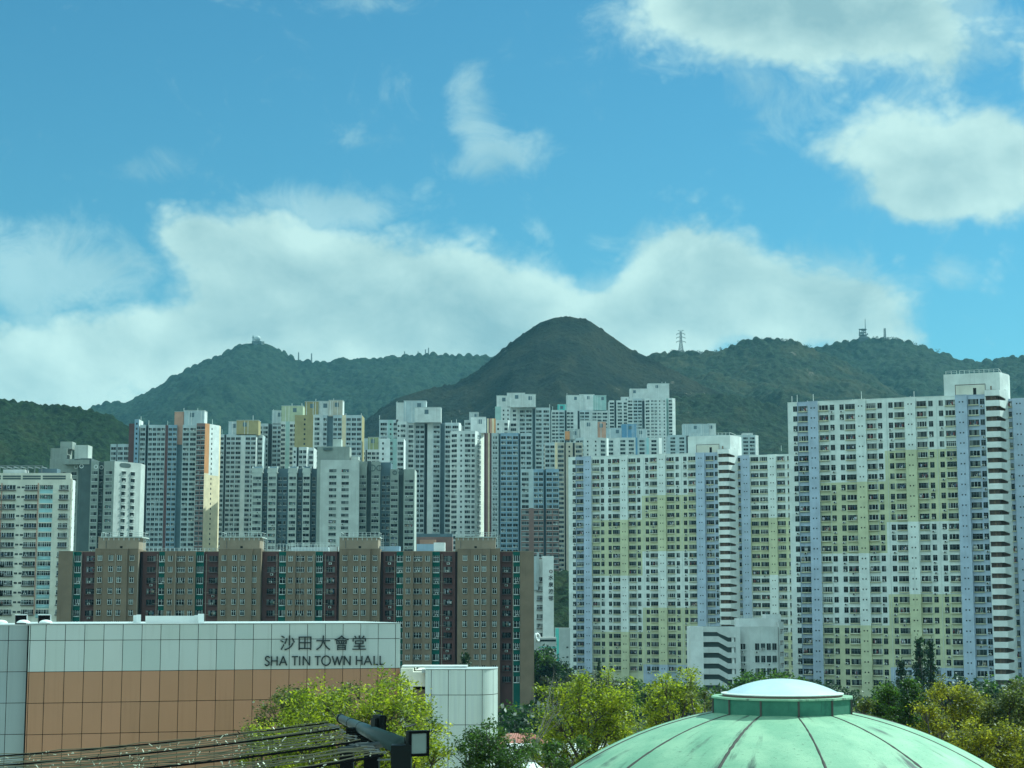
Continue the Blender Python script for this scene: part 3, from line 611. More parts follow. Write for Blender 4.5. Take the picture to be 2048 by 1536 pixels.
# grey flats, middle
gw = lambda *fs: [(q, 'grey', 1.0, 0) for q in fs]
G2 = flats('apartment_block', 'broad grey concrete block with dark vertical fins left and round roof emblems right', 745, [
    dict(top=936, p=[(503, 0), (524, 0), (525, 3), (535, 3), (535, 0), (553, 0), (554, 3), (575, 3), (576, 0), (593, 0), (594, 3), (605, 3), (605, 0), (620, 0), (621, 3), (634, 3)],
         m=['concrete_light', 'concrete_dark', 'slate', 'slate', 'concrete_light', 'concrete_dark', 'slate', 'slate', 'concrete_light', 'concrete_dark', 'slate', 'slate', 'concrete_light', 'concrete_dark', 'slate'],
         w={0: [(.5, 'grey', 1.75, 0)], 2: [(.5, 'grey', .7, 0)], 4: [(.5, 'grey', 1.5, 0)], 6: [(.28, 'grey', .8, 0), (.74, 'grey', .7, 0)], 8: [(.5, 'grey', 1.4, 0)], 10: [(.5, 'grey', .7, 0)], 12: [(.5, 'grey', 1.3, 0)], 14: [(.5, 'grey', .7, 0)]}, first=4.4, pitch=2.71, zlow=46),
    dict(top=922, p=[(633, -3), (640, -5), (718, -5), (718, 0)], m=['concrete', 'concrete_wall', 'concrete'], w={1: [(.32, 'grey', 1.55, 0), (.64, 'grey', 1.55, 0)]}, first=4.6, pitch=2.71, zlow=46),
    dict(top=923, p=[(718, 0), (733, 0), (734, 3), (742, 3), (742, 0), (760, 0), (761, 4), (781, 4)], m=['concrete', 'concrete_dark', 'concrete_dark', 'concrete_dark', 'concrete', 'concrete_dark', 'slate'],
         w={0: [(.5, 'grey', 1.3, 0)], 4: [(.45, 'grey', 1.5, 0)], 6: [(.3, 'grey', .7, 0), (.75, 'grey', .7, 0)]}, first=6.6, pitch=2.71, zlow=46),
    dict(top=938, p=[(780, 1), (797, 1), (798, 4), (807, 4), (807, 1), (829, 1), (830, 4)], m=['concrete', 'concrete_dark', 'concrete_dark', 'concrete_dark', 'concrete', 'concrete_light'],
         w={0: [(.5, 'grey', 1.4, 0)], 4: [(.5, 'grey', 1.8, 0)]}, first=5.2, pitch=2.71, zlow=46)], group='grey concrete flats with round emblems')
for a in ((633, 698, 894, 923, 'concrete', -2, 9), (664, 681, 878, 895, 'concrete_light', 0, 6), (645, 663, 896, 900, 'concrete_dark', -3, 2), (700, 716, 913, 923, 'concrete_light', -1, 6)): roof_box(G2, 745, *a, cap='concrete_light')
for px, py, rr, dd in ((744, 936, 1.5, 0), (758, 936, 1.3, 0), (789, 945, 1.0, 1), (801, 945, 1.0, 1)):
    e = MB(); x = X(px, 745 + dd) - G2.location.x; ring(e, x, dd - .02, Z(py, 745), rr, 'concrete_dark', .4); e.box(x - .08, x + .08, dd - .1, dd - .02, Z(py, 745) - rr, Z(py, 745) + rr, 'concrete_dark'); e.build('emblem', G2)
sl = MB()
for px0, px1 in ((503, 524), (535, 553), (576, 593), (605, 620)):           # raked concrete brows over each window bay
    x0, x1 = X(px0, 745) - G2.location.x, X(px1, 745) - G2.location.x; z0, z1 = Z(946, 745), Z(932, 745)
    sl.add([(x0, -.05, z0), (x1, -.05, z0), (x1, 2.6, z1), (x0, 2.6, z1)], [(0, 1, 2, 3)], 'slate')
    for q in (x0, x1): sl.box(q - .3, q + .3, -.3, 2.6, z0, z0 + .4, 'concrete_light'); sl.add([(q - .3, -.3, z0), (q + .3, -.3, z0), (q + .3, 2.6, z1), (q - .3, 2.6, z1)], [(0, 1, 2, 3)], 'concrete_light')
sl.build('roof_brow', G2)

# beige flats on the left edge of the view
D0 = 493
BE = flats('apartment_block', 'ivory block with dark balcony ledges, pale blue sills and a blazing white sunlit end', D0, [
    dict(top=946, p=[(-75, 0), (140, 0), (140, 3.6)], m=['ivory', 'white_clean'], w={0: [((px + 75) / 215, k, s, 0) for px, k, s in
         ((-62, 'gblue', 1), (-38, 'gbig', 1), (-20, 'gsmall', 1), (-12, 'gsmall', 1), (2, 'gbig', .9), (18, 'gbig', 1), (36.5, 'gsmall', 1), (45.5, 'gsmall', 1), (62, 'gbig', 1), (92, 'gblue', 1), (127, 'gbig', .72))],
         1: [(.5, 'gsmall', .8, .3)]}, first=4.1, pitch=2.70, zlow=26, depth=1, side='ivory'),
    dict(top=955, p=[(-60, 3.7), (144.5, 3.7), (144.5, 9.5)], m=['ivory', 'white_clean'], w={1: [(.6, 'gsmall', .8, .2)]}, first=3, pitch=2.7, zlow=26, depth=3)])
b = MB(); bx = BE.location.x
for px in (76, 3): b.tube([(X(px, D0) - bx, -.2, 26), (X(px, D0) - bx, -.2, Z(966, D0))], .14, 'salmon', 6)
b.build('drain_pipe', BE)
b = MB()
for px0, px1 in ((4, 40), (44, 80), (84, 130), (-40, 0)): b.wbox(X(px0, D0) - bx, X(px1, D0) - bx, -.04, -.002, Z(959, D0), Z(951, D0), 'concrete_dark'); b.wbox(X(px0, D0) - bx, X(px1, D0) - bx, -.1, -.041, Z(955.5, D0), Z(954.5, D0), 'ivory')
b.build('parapet_opening', BE)
b = MB(); z0 = Z(946, D0)
for k in range(9):
    x = X(-30 + k * 14, D0 + 4) - bx; b.box(x - .15, x + .15, 3.5, 9, z0 + 1.9, z0 + 2.2, 'frame_grey'); b.box(x - .12, x + .12, 3.5, 3.8, z0, z0 + 1.9, 'frame_grey')
b.box(X(-40, D0 + 4) - bx, X(84, D0 + 4) - bx, 3.4, 3.7, z0 + 2.2, z0 + 2.45, 'frame_grey'); b.build('roof_frame', BE)
roof_box(BE, D0, 4, 48, 938, 947, 'white', 2, 4, cap='white_clean'); roof_box(BE, D0, 75, 112, 935, 947, 'slate', 4.2, 4)

# ------------------------------------------------------------------ brown estate of four tan blocks
DB = 428
def brown():
    root = thing('apartment_block', 'long brown slab of tan, maroon and green strips with four projecting roof towers', 'apartment block', (X(590, DB), DB, 0)); ox = root.location.x
    xx = lambda px: X(px, DB, 1150) - ox
    S = [(115, 144, 'tan', .4, ()), (144, 159, 'forest_green', 1.6, ((151.5, 'greenw'),)), (159, 190, 'maroon', 2.4, ((176, 'maroonw'),))]
    T = [190, 437, 679, 915]
    B = [((190, 208, 256, 276), (200, 223, 240, 264)), ((437, 455, 505, 522), (448, 470, 487, 509)), ((679, 697, 741, 760), (690, 712, 728, 750)), ((915, 942, 980, 1000), (930, 953, 968, 989))]
    mid = [[(276, 281, 'maroon_deep', 3.2, ()), (281, 315, 'maroon', 2.4, ((298, 'maroonw'),)), (315, 328, 'forest_green', 1.6, ((321.5, 'greenw'),)), (328, 350, 'tan', .6, ((339, 'brown'),)), (350, 369, 'tan', 1.3, ((359.5, 'brownw'),)),
            (369, 390, 'tan', .6, ((380, 'brown'),)), (390, 405, 'forest_green', 1.6, ((397.5, 'greenw'),)), (405, 437, 'maroon', 2.4, ((423, 'maroonw'),))],
           [(522, 556, 'maroon', 2.4, ((540, 'maroonw'),)), (556, 571, 'forest_green', 1.6, ((563.5, 'greenw'),)), (571, 590, 'tan', .6, ((580, 'brown'),)), (590, 608, 'tan', 1.3, ((599, 'brownw'),)), (608, 630, 'tan', .6, ((619, 'brown'),)),
            (630, 644, 'forest_green', 1.6, ((637, 'greenw'),)), (644, 672, 'maroon', 2.4, ((659, 'maroonw'),)), (672, 679, 'maroon_deep', 3.2, ())],
           [(760, 765, 'maroon_deep', 3.2, ()), (765, 792, 'maroon', 2.4, ((778, 'maroonw'),)), (792, 806, 'forest_green', 1.6, ((799, 'greenw'),)), (806, 826, 'tan', .6, ((816, 'brown'),)), (826, 844, 'tan', 1.3, ((835, 'brownw'),)), (844, 864, 'tan', .6, ((855, 'brown'),)),
            (864, 879, 'forest_green', 1.6, ((871.5, 'greenw'),)), (879, 910, 'maroon', 2.4, ((895, 'maroonw'),)), (910, 915, 'maroon_deep', 3.2, ())],
           [(1000, 1026, 'maroon', 2.4, ((1013, 'maroonw'),)), (1026, 1040, 'forest_green', 1.6, ((1033, 'greenw'),)), (1040, 1068, 'tan', .4, ())]]
    zt = Z(1103, DB); zb = Z(1098, DB); pitch = 2.67; W = Windows(); wb = MB()
    pts, mats = [], []
    def strip(p0, p1, m, dd, wins, z=zt):
        a, b_ = (xx(p0), dd), (xx(p1), dd)
        if pts: mats.append(m)
        pts.append(a); pts.append(b_); mats.append(m)
        for px, k in wins:
            zz = z - (z - Z(1117, DB))
            while zz > 9: W.put(k, xx(px), dd, zz, 0); zz -= pitch
    for s in S: strip(*s)
    for i in range(4):
        (a, b_, c, d_), ws = B[i]
        strip(a, d_, 'tan', 1.5, ())
        for s in mid[i]: strip(*s)
        px0, px1 = a, d_
        blk = [(xx(a), -.5), (xx(b_), -.5), (xx(b_), -1.1), (xx(c), -1.1), (xx(c), -.5), (xx(d_), -.5), (xx(d_), 9), (xx(a), 9)]
        wb.prism(blk, 0, zb, ['tan'] * 8, 'tan_light')
        for px, dd in zip(ws, (-.5, -1.1, -1.1, -.5)):
            zz = Z(1116, DB)
            while zz > 9: W.put('brown', xx(px), dd, zz, 0); zz -= pitch
    pts += [(xx(1068), 14), (xx(115), 14)]; mats += ['tan', 'tan', 'tan']
    wb.prism(pts, 0, zt, mats, 'roof_grey')
    wb.build('wall', root)
    cp = MB()
    for i in range(len(pts) - 3):
        a, b_ = pts[i], pts[i + 1]
        if b_[0] - a[0] > .3: cp.box(a[0], b_[0], a[1] - .06, a[1] + .2, zt + .003, zt + .14, 'tan_light')
    for (a, b_, c, d_), _ in B:
        cp.box(xx(a) - .08, xx(d_) + .08, -.58, -.3, zb + .003, zb + .16, 'tan_light'); cp.box(xx(b_) - .05, xx(c) + .05, -1.18, -.581, zb + .003, zb + .16, 'tan_light')
    cp.build('parapet_coping', root)
    for px0, px1 in ((199, 280), (441, 521), (680, 757), (911, 991)):
        o = roof_box(root, DB, px0, px1, 1073, 1100, 'tan_light', .8, 8, cap='concrete_light', name='roof_tower')
        x0, x1 = xx(px0), xx(px1); z1 = Z(1073, DB); b = MB(); railing(b, x0, x1, .9, z1, 1.0, 9)
        for q in (x0, x1): railing(b, q - .01, q + .01, 5, z1, 1.0, 1); b.box(q - .04, q + .04, .95, 8.5, z1 + 1.0, z1 + 1.07, 'rail')
        b.build('railing', o)
        b = MB(); b.box(x0 - .15, x1 + .15, .55, 8.9, z1 - .28, z1 - .003, 'concrete_light')
        for k in range(8): xk = x0 + (x1 - x0) * (k + .5) / 8; b.wbox(xk - .07, xk + .07, .70, .798, z1 - .9, z1 - .281, 'sill_white')
        b.build('cornice', o)
        b = MB(); b.wbox(x0 + 1.15, x0 + 1.28, .68, .798, Z(1099, DB), z1 - 1, 'sill_dark'); b.wbox((x0 + x1) / 2 - .3, (x0 + x1) / 2 + .3, .74, .799, Z(1096, DB), Z(1092, DB), 'dark_metal'); b.build('vent_opening', o)
        b = MB(); rz_ = x1 + .5
        for k in range(2): b.box(rz_ + k * .5 - .04, rz_ + k * .5 + .04, 1, 1.1, Z(1100, DB), Z(1069, DB), 'rail')
        for k in range(7): b.box(rz_, rz_ + .5, 1.01, 1.09, Z(1099, DB) + k * .55, Z(1099, DB) + k * .55 + .06, 'rail')
        b.build('ladder', root)
    for px, dd in ((232, -1.1), (310, 2.4), (350, .6), (409, 2.4), (479, -1.1), (551, 2.4), (599, 1.3), (627, .6), (648, 2.4), (721, -1.1), (788, 2.4), (883, 2.4), (961, -1.1), (276.5, -.3), (1026, 1.6), (144, 1.5), (159.5, 1.6)):  # pipe at the first block's right edge is added to suggest its sunlit corner
        b = MB(); b.tube([(xx(px), dd - .12, 5), (xx(px), dd - .12, Z(1108, DB))], .075, 'pipe', 6)
        if px in (310, 409, 551, 648, 788, 883):
            for k in range(11): b.box(xx(px) - .9, xx(px) + .9, dd - .13, dd - .05, Z(1120, DB) - k * 2.67, Z(1120, DB) - k * 2.67 + .06, 'pipe')
        b.build('drain_pipe', root)
    for a in ((524, 560, 1098, 1103, 'pale_grey', 5, 4), (583, 658, 1092, 1103, 'cool_white', 8, 4), (660, 676, 1091, 1103, 'white', 6, 3), (760, 800, 1091, 1103, 'blue_grey', 5, 4)): roof_box(root, DB, *a, cap='white_clean', rail=(a[0] in (583,)))
    b = MB(); railing(b, xx(530), xx(668), 4, zt, 1.9, 22); railing(b, xx(281), xx(437), 4, zt, .9, 18); b.build('railing', root)
    W.finish(root)
brown()
lb = flats('low_building', 'low red brick podium building seen over the brown slab roof', 800, [dict(top=1074, p=[(831, 0), (905, 0)], m=['brick'])], cat='building')
roof_box(lb, 800, 833, 905, 1067, 1074, 'slate', 2, 8); roof_box(lb, 800, 840, 872, 1080, 1096, 'salmon', -4, 3); 
lb2 = flats('low_building', 'small blue grey plant room with a white box on the brown slab roof', 436, [dict(top=1088, p=[(834, 0), (868, 0)], m=['blue_grey'], depth=4), dict(top=1085, p=[(868, 0), (890, 0)], m=['white_clean'], depth=4)], cat='plant room')

# ------------------------------------------------------------------ white, yellow and lavender slab blocks
TH = R(21)
def estate(label, px0, D, px_end, py_top, seed, y_mid=1000, masts=()):
    a = at(px0, y_mid, D); root = thing('slab_block', label, 'apartment block', (a.x, D, 0), 'white, yellow and lavender slab blocks', -TH)
    # width that brings the right end of the window wall to its place
    def px_of(u):
        x, y = a.x + u * math.cos(TH), D - u * math.sin(TH); s, c = math.sin(PITCH), math.cos(PITCH)
        zc = y * c; return 1024 + F * x / (y * c + (Z(y_mid, D) - H) * s)
    lo, hi = 20, 90
    for _ in range(40):
        m_ = (lo + hi) / 2; lo, hi = (m_, hi) if px_of(m_) < px_end else (lo, m_)
    k = lo / 50.9; zt = Z(py_top, D); pitch = 2.70; zc = lambda n: zt - 1.75 - (n - 1) * pitch; zbd = lambda n: zc(n) - 1.3
    def bands(seq):                                  # [(last row, material), ...] from the roof down
        out, top = [], zt
        for n, m_ in seq: bot = zbd(n) if n else 0; out.append((bot, top, m_)); top = bot
        return out
    w_, y_, l_ = 'estate_white', 'estate_yellow', 'estate_lavender'
    G = dict(W=[(0, zt, w_)], L=[(0, zt, l_)], A=bands([(8, w_), (15, y_), (22, w_), (0, y_)]), B=bands([(5, w_), (12, y_), (19, w_), (26, y_), (0, l_)]), C=bands([(8, w_), (15, y_), (22, w_), (0, y_)]))
    st = [(0, 2.5, 'W', 0), (2.5, 5.45, 'L', .35), (5.45, 8.2, 'L', -.7), (8.2, 17.9, 'A', 0), (17.9, 20.6, 'A', -.7), (20.6, 25.2, 'A', 0), (25.2, 30.6, 'B', 0), (30.6, 33.4, 'B', -.7), (33.4, 43.5, 'B', 0), (43.5, 46.4, 'L', -.7), (46.4, 50.9, 'L', .35)]
    wn = [(2.0, 'esmall', 0), (4.05, 'ebig', .35), (6.8, 'slit', -.7), (9.5, 'ebig', 0), (11.8, 'esmall', 0), (14.3, 'esmall', 0), (16.5, 'ebig', 0), (19.25, 'slit', -.7), (22, 'ebig', 0), (24.2, 'esmall', 0), (27, 'esmall', 0), (29.2, 'ebig', 0), (32, 'slit', -.7),
          (34.9, 'ebig', 0), (37.2, 'esmall', 0), (39.8, 'esmall', 0), (42.1, 'ebig', 0), (44.95, 'slit', -.7), (47.9, 'ebig', .35), (50.1, 'esmall', .35)]
    wing = [(54.5, 57.2, 'L', 0), (57.2, 60.2, 'L', -.7), (60.2, 66.0, 'C', 0), (66.0, 68.7, 'C', -.7), (68.7, 78, 'C', 0)]
    wwn = [(55.75, 'ebig', 0), (58.7, 'slit', -.7), (61.6, 'ebig', 0), (64.5, 'ebig', 0), (67.35, 'slit', -.7), (70.1, 'ebig', 0), (73.5, 'ebig', 0)]
    wb = MB(); W = Windows(); rows = int((zt - 3) / pitch)
    for strips, wins, yo, top in ((st, wn, 0, zt), (wing, wwn, 4.6, zt - .8)):
        pts, mats = [], []
        for u0, u1, g, dd in strips:
            q = [(lo_, min(hi_, top), m_) for lo_, hi_, m_ in G[g]]
            if pts and abs(pts[-1][1] - (dd + yo)) > .01: mats.append(q); pts.append((u0 * k, dd + yo))
            if not pts: pts.append((u0 * k, dd + yo))
            pts.append((u1 * k, dd + yo)); mats.append(q)
        pts += [(pts[-1][0], yo + 13), (pts[0][0], yo + 13)]; mats += [[(0, top, w_)]] * 3
        wb.prism(pts, 0, top, mats)
        for u, kd, dd in wins:
            for n in range(1, rows):
                kk = 'ebigw' if kd == 'ebig' and rng.random() < .3 else kd
                W.put(kk, u * k, dd + yo, zc(n) - (yo > 0) * .5, 0, k if kd == 'ebig' else 1.0, 'vent_opening' if kd == 'slit' else 'window')
    wb.build('wall', root)
    b = MB()                                         # roof edge and drain pipes
    for u0, u1, g, dd in st: b.box(u0 * k, u1 * k, dd - .08, dd + .3, zt + .003, zt + .16, 'estate_lavender' if g == 'L' else 'estate_white')
    b.build('parapet_coping', root)
    for u in (8.35, 11.0, 23.1, 25.9, 36.1, 38.6, 40.9): b = MB(); b.tube([(u * k, -.1, 4), (u * k, -.1, zt - .8)], .06, 'rail', 5); b.build('drain_pipe', root)
    # stair tower: open landings behind white parapets
    sroot = bpy.data.objects.new('stair_tower', None); link(sroot, root)
    u0, u1 = 50.95 * k, 54.5 * k; b = MB()
    b.box(u0 + .1, u1 - .9, -.2, 3.0, 0, zt + 1.2, 'stair_brown'); b.prism([(u1 + 1.25, 3.0), (u1 + 1.9, 5.0), (u1 + 1.9, 6.2), (u1 + 1.0, 6.2), (u1 + 1.0, 3.0)], 0, zt + 1.5, ['white_clean']); b.box(u1 - .9, u1 + .99, 3.2, 6, 0, zt + 1, 'stair_brown'); b.box(u0 - .02, u0 + .18, -1.3, .34, 0, zt + .4, 'estate_white')
    for n in range(0, rows + 1): b.box(u0 + 1.4, u0 + 1.75, -.6, -.21, zc(n) - 1.1, zc(n) + 1.2, 'tan')
    b.build('stair_shaft', sroot)
    for n in range(0, rows + 1):
        z = zc(n) - 1.45; b = MB()
        b.box(u0, u1, -1.45, -1.2, z, z + 1.5, 'white_clean'); b.add([(u1 - .25, -1.198, z), (u1 + .1, -1.198, z), (u1 + 1.25, 2.95, z - .45), (u1 + 1.0, 2.95, z - .45), (u1 - .25, -1.198, z + 1.5), (u1 + .1, -1.198, z + 1.5), (u1 + 1.25, 2.95, z + 1.75), (u1 + 1.0, 2.95, z + 1.75)],
              [(0, 3, 2, 1), (4, 5, 6, 7), (0, 1, 5, 4), (1, 2, 6, 5), (2, 3, 7, 6), (3, 0, 4, 7)], 'white_clean')
        b.box(u0 + .2, u1 - .3, -1.19, 1.0, z - .02, z + .14, 'concrete'); b.build('landing', sroot)
    # roof house over the stair
    b = MB(); p0, p1 = 40.6 * k, 54.6 * k; b.prism([(p0, 1.0), (p1, 1.0), (p1 + 1.7, 7), (p1 + 1.7, 10), (p0, 10)], zt - .5, zt + 5.9, ['estate_white', 'white_clean', 'estate_white'])
    o = b.build('roof_house', root)
    b = MB(); railing(b, p0 + .6, p0 + 3.4, 1.15, zt + 5.9, .85, 2, t=.06); railing(b, p0 + 4.1, p1 - .2, 1.15, zt + 5.9, .85, 8, t=.06); b.box(p1 - .26, p1 - .14, 1.2, 9.8, zt + 6.75, zt + 6.85, 'rail'); b.build('railing', o)
    b = MB(); e0, e1 = 43.4 * k, 51 * k; b.wbox(e0, e1, .93, .998, zt + 2.85, zt + 3.02, 'stair_brown'); b.wbox(e0, e0 + .14, .93, .998, zt, zt + 2.85, 'stair_brown'); b.wbox(e1 - .14, e1, .93, .998, zt, zt + 2.85, 'stair_brown')
    b.wbox(e0 + .2, e1 - .2, .96, .997, zt + .2, zt + 2.7, 'ivory'); b.wbox(e0 + 4.6, e0 + 5.4, .9, .958, zt + .2, zt + 2.0, 'glass_dark'); b.build('door_panel', o)
    for mu, mh in masts: b = MB(); b.tube([(mu * k, 1.5, zt), (mu * k, 1.5, zt + mh)], .07, 'sill_white', 5); b.build('antenna', root)
    W.finish(root); return root, k, zt
T1, k1, zt1 = estate('nearer and larger slab block with lavender columns, yellow patches and a white stair at right', 1579, 468, 1977, 806, 1,
                     masts=((.9, 2.0), (2.3, 2.3), (5.0, .6), (6.6, 2.3), (16.9, .5), (19.3, 2.4), (31.9, .6), (32.9, 1.9)))
T2, k2, zt2 = estate('farther slab block with lavender columns, partly behind the low stair building', 1137, 600, 1438, 915, 2, masts=((6.8, 1.6), (71, 1.8)))

# ------------------------------------------------------------------ small buildings between the estates
def text_mesh(txt, size, depth, mat, name, parent, loc, rz=0.0, sx=1.0, bold=0.0):
    cu = bpy.data.curves.new('lettering', 'FONT'); cu.body = txt; cu.size = size; cu.extrude = depth; cu.align_x = 'CENTER'; cu.align_y = 'CENTER'; cu.resolution_u = 3; cu.offset = bold
    to = bpy.data.objects.new('lettering', cu); scene.collection.objects.link(to); bpy.context.view_layer.update()
    me = bpy.data.meshes.new_from_object(to.evaluated_get(bpy.context.evaluated_depsgraph_get())); bpy.data.objects.remove(to); bpy.data.curves.remove(cu)
    me.transform(Matrix.Rotation(rz, 4, 'Z') @ Matrix.Rotation(math.pi / 2, 4, 'X') @ Matrix.Scale(sx, 4, (1, 0, 0))); me.materials.clear(); me.materials.append(MATS[mat]); me.name = name
    o = bpy.data.objects.new(name, me); o.location = loc; return link(o, parent)
DS = 520
SB = flats('sign_building', 'slender white block with a red ring logo and vertical Chinese characters', DS, [
    dict(top=1112, p=[(1085, 0), (1107, 0)], m=['white_clean'], depth=8), dict(top=1118, p=[(1064, 2), (1085, 2)], m=['white'], w={0: [(.78, 'gbig', .62, 0)]}, first=6, pitch=2.75, zlow=12)], cat='building')
roof_box(SB, DS, 1064, 1076, 1112, 1178, 'cool_white', 1.5, 3)
for i, ch in enumerate('水泉澳邨'): text_mesh(ch, 1.5, .04, 'ink', 'sign_character', SB, (X(1101.3, DS) - SB.location.x, -.06, Z(1156 + i * 13.8, DS)), bold=.03)
b = MB(); ring(b, X(1101.3, DS) - SB.location.x, -.01, Z(1143, DS), .52, 'red', .2); b.build('logo', SB)
b = MB()
for px in (1074.5, 1077): b.tube([(X(px, DS) - SB.location.x, 1, Z(1170, DS)), (X(px, DS) - SB.location.x, 1, Z(1104, DS))], .16, 'pale_grey', 6)
b.build('flue', SB)
LB = flats('low_building', 'low white banded building with a round duct below the slender sign block', 500, [dict(top=1275, p=[(1060, 0), (1112, 0)], m=['white'], depth=10)], cat='building')
b = MB()
for py, m in ((1279, 'glass_mid'), (1293, 'turquoise'), (1299, 'glass_mid')): b.wbox(X(1078, 500) - LB.location.x, X(1111, 500) - LB.location.x, -.06, -.002, Z(py + 4, 500), Z(py, 500), m)
b.build('window_band', LB)
b = MB(); b.lathe([(1.3, 0), (1.3, .5), (.8, .5), (.8, 0)], 'white_clean', 20); me = b.mesh('duct', True); o = bpy.data.objects.new('duct', me); o.location = (X(1073, 500) - LB.location.x, -.5, Z(1275, 500)); o.rotation_euler = (R(80), 0, R(60)); link(o, LB)
TB = flats('low_building', 'plain grey block with a turquoise stripe beside the lavender columned slab', 545, [dict(top=1256, p=[(1110, 0), (1117, 0), (1139, 1.5)], m=['turquoise', 'pale_grey'], w={1: [(.75, 'gsmall', .8, 0)]}, first=6, pitch=3, zlow=8, depth=8)], cat='building')

# open stair building in front of the slabs
DP = 440
def stair_building():
    root = thing('stair_building', 'low white building with open zigzag stair landings, in front of the slab blocks', 'building', (X(1430, DP), DP, 0)); ox = root.location.x
    xx = lambda px: X(px, DP, 1300) - ox; zz = lambda py: Z(py, DP)
    wb = MB()
    wb.box(xx(1381), xx(1407), 0, 9, 0, zz(1253), 'white_clean'); wb.box(xx(1471.5), xx(1481), 0, 1.2, 0, zz(1253), 'white'); wb.box(xx(1407), xx(1471.5), 1.6, 9, 0, zz(1253) - .01, 'concrete_dark')
    wb.slab([(xx(1407), zz(1264)), (xx(1435), zz(1264)), (xx(1437), zz(1266)), (xx(1457), zz(1275)), (xx(1464), zz(1275)), (xx(1471.5), zz(1275)), (xx(1471.5), zz(1253)), (xx(1407), zz(1253))], 0, .3, 'white')
    wb.box(xx(1464), xx(1469), .302, 1.0, 0, zz(1256), 'white_clean')
    # curved facade and roof mass behind
    wb.prism([(xx(1480), 3), (xx(1502), 2.2), (xx(1530), 2.6), (xx(1562), 4), (xx(1562), 16), (xx(1480), 16)], 0, zz(1254), ['white', 'white', 'white', 'white'])
    wb.prism([(xx(1486), 7), (xx(1566), 7), (xx(1566), 16), (xx(1486), 16)], 0, zz(1237), ['white', 'white_clean'])
    wb.prism([(xx(1544), 9), (xx(1574), 9), (xx(1574), 16), (xx(1544), 16)], 0, zz(1229), ['white', 'white_clean'])
    wb.prism([(xx(1563), 3.5), (xx(1580), 9.5), (xx(1580), 14), (xx(1563), 14)], 0, zz(1244), ['white_clean', 'ivory', 'ivory', 'white'])
    wb.build('wall', root)
    for k in range(6):
        o = 21.6 * k; b = MB()
        b.slab([(xx(1407), zz(1296 + o - 12)), (xx(1407), zz(1296 + o + 0)), (xx(1407), zz(1296 + o))][:0] or
               [(xx(1407), zz(1284 + o)), (xx(1437), zz(1284 + o)), (xx(1456), zz(1294.5 + o)), (xx(1471.4), zz(1294.5 + o)), (xx(1471.4), zz(1283.5 + o)), (xx(1456), zz(1283.5 + o)), (xx(1437), zz(1272.5 + o)), (xx(1407), zz(1272.5 + o))], .02, .32, 'white')
        b.box(xx(1407), xx(1437), .33, 1.58, zz(1284 + o), zz(1284 + o) + .18, 'concrete'); b.build('stair_parapet', root)
        if k:
            b = MB(); b.wbox(xx(1409), xx(1424), 1.5, 1.59, zz(1284 + o - 10.5), zz(1284 + o - 21.6 + 12), 'glass_mid'); b.build('window', root)
    for k in range(5):
        for i in range(5):
            px = 1505 + i * 12; z = zz(1294) - k * 3.1; b = gen_window(1.05, 1.7, sill=(.12, .1, 'sill_white'), frame='frame_grey', mull=(2, 2), cur=.1, ac=.3); yy = 2.25 + max(0, (px - 1525)) * .036
            b.build('window', root, loc=(xx(px), yy + .1, z))
        b = gen_window(1.9, 1.5, sill=(.2, .12, 'sill_white'), frame='frame_white', mull=(2, 3), ac=.6); b.build('window', root, loc=(xx(1491), 2.5, zz(1294) - k * 3.1))
        b = MB(); z = zz(1268) - k * 2.85; b.add([(xx(1566), 4.45, z), (xx(1578), 8.7, z), (xx(1578), 8.7, z + 1.1), (xx(1566), 4.45, z + 1.1)], [(0, 1, 2, 3)], 'stair_brown'); railing(b, xx(1563), xx(1580), 3.4, z - .1, .9, 5); b.build('landing', root)
    b = MB(); railing(b, xx(1486), xx(1566), 7.2, zz(1237), .6, 14); b.tube([(xx(1437), .5, zz(1253)), (xx(1449), .5, zz(1244) - 2.2)], .07, 'rail', 5)
    for k in range(3): b.tube([(xx(1416 + 3 * k), 3, zz(1253)), (xx(1416 + 3 * k), 3, zz(1245))], .07, 'rail', 5)
    b.build('railing', root)
stair_building()
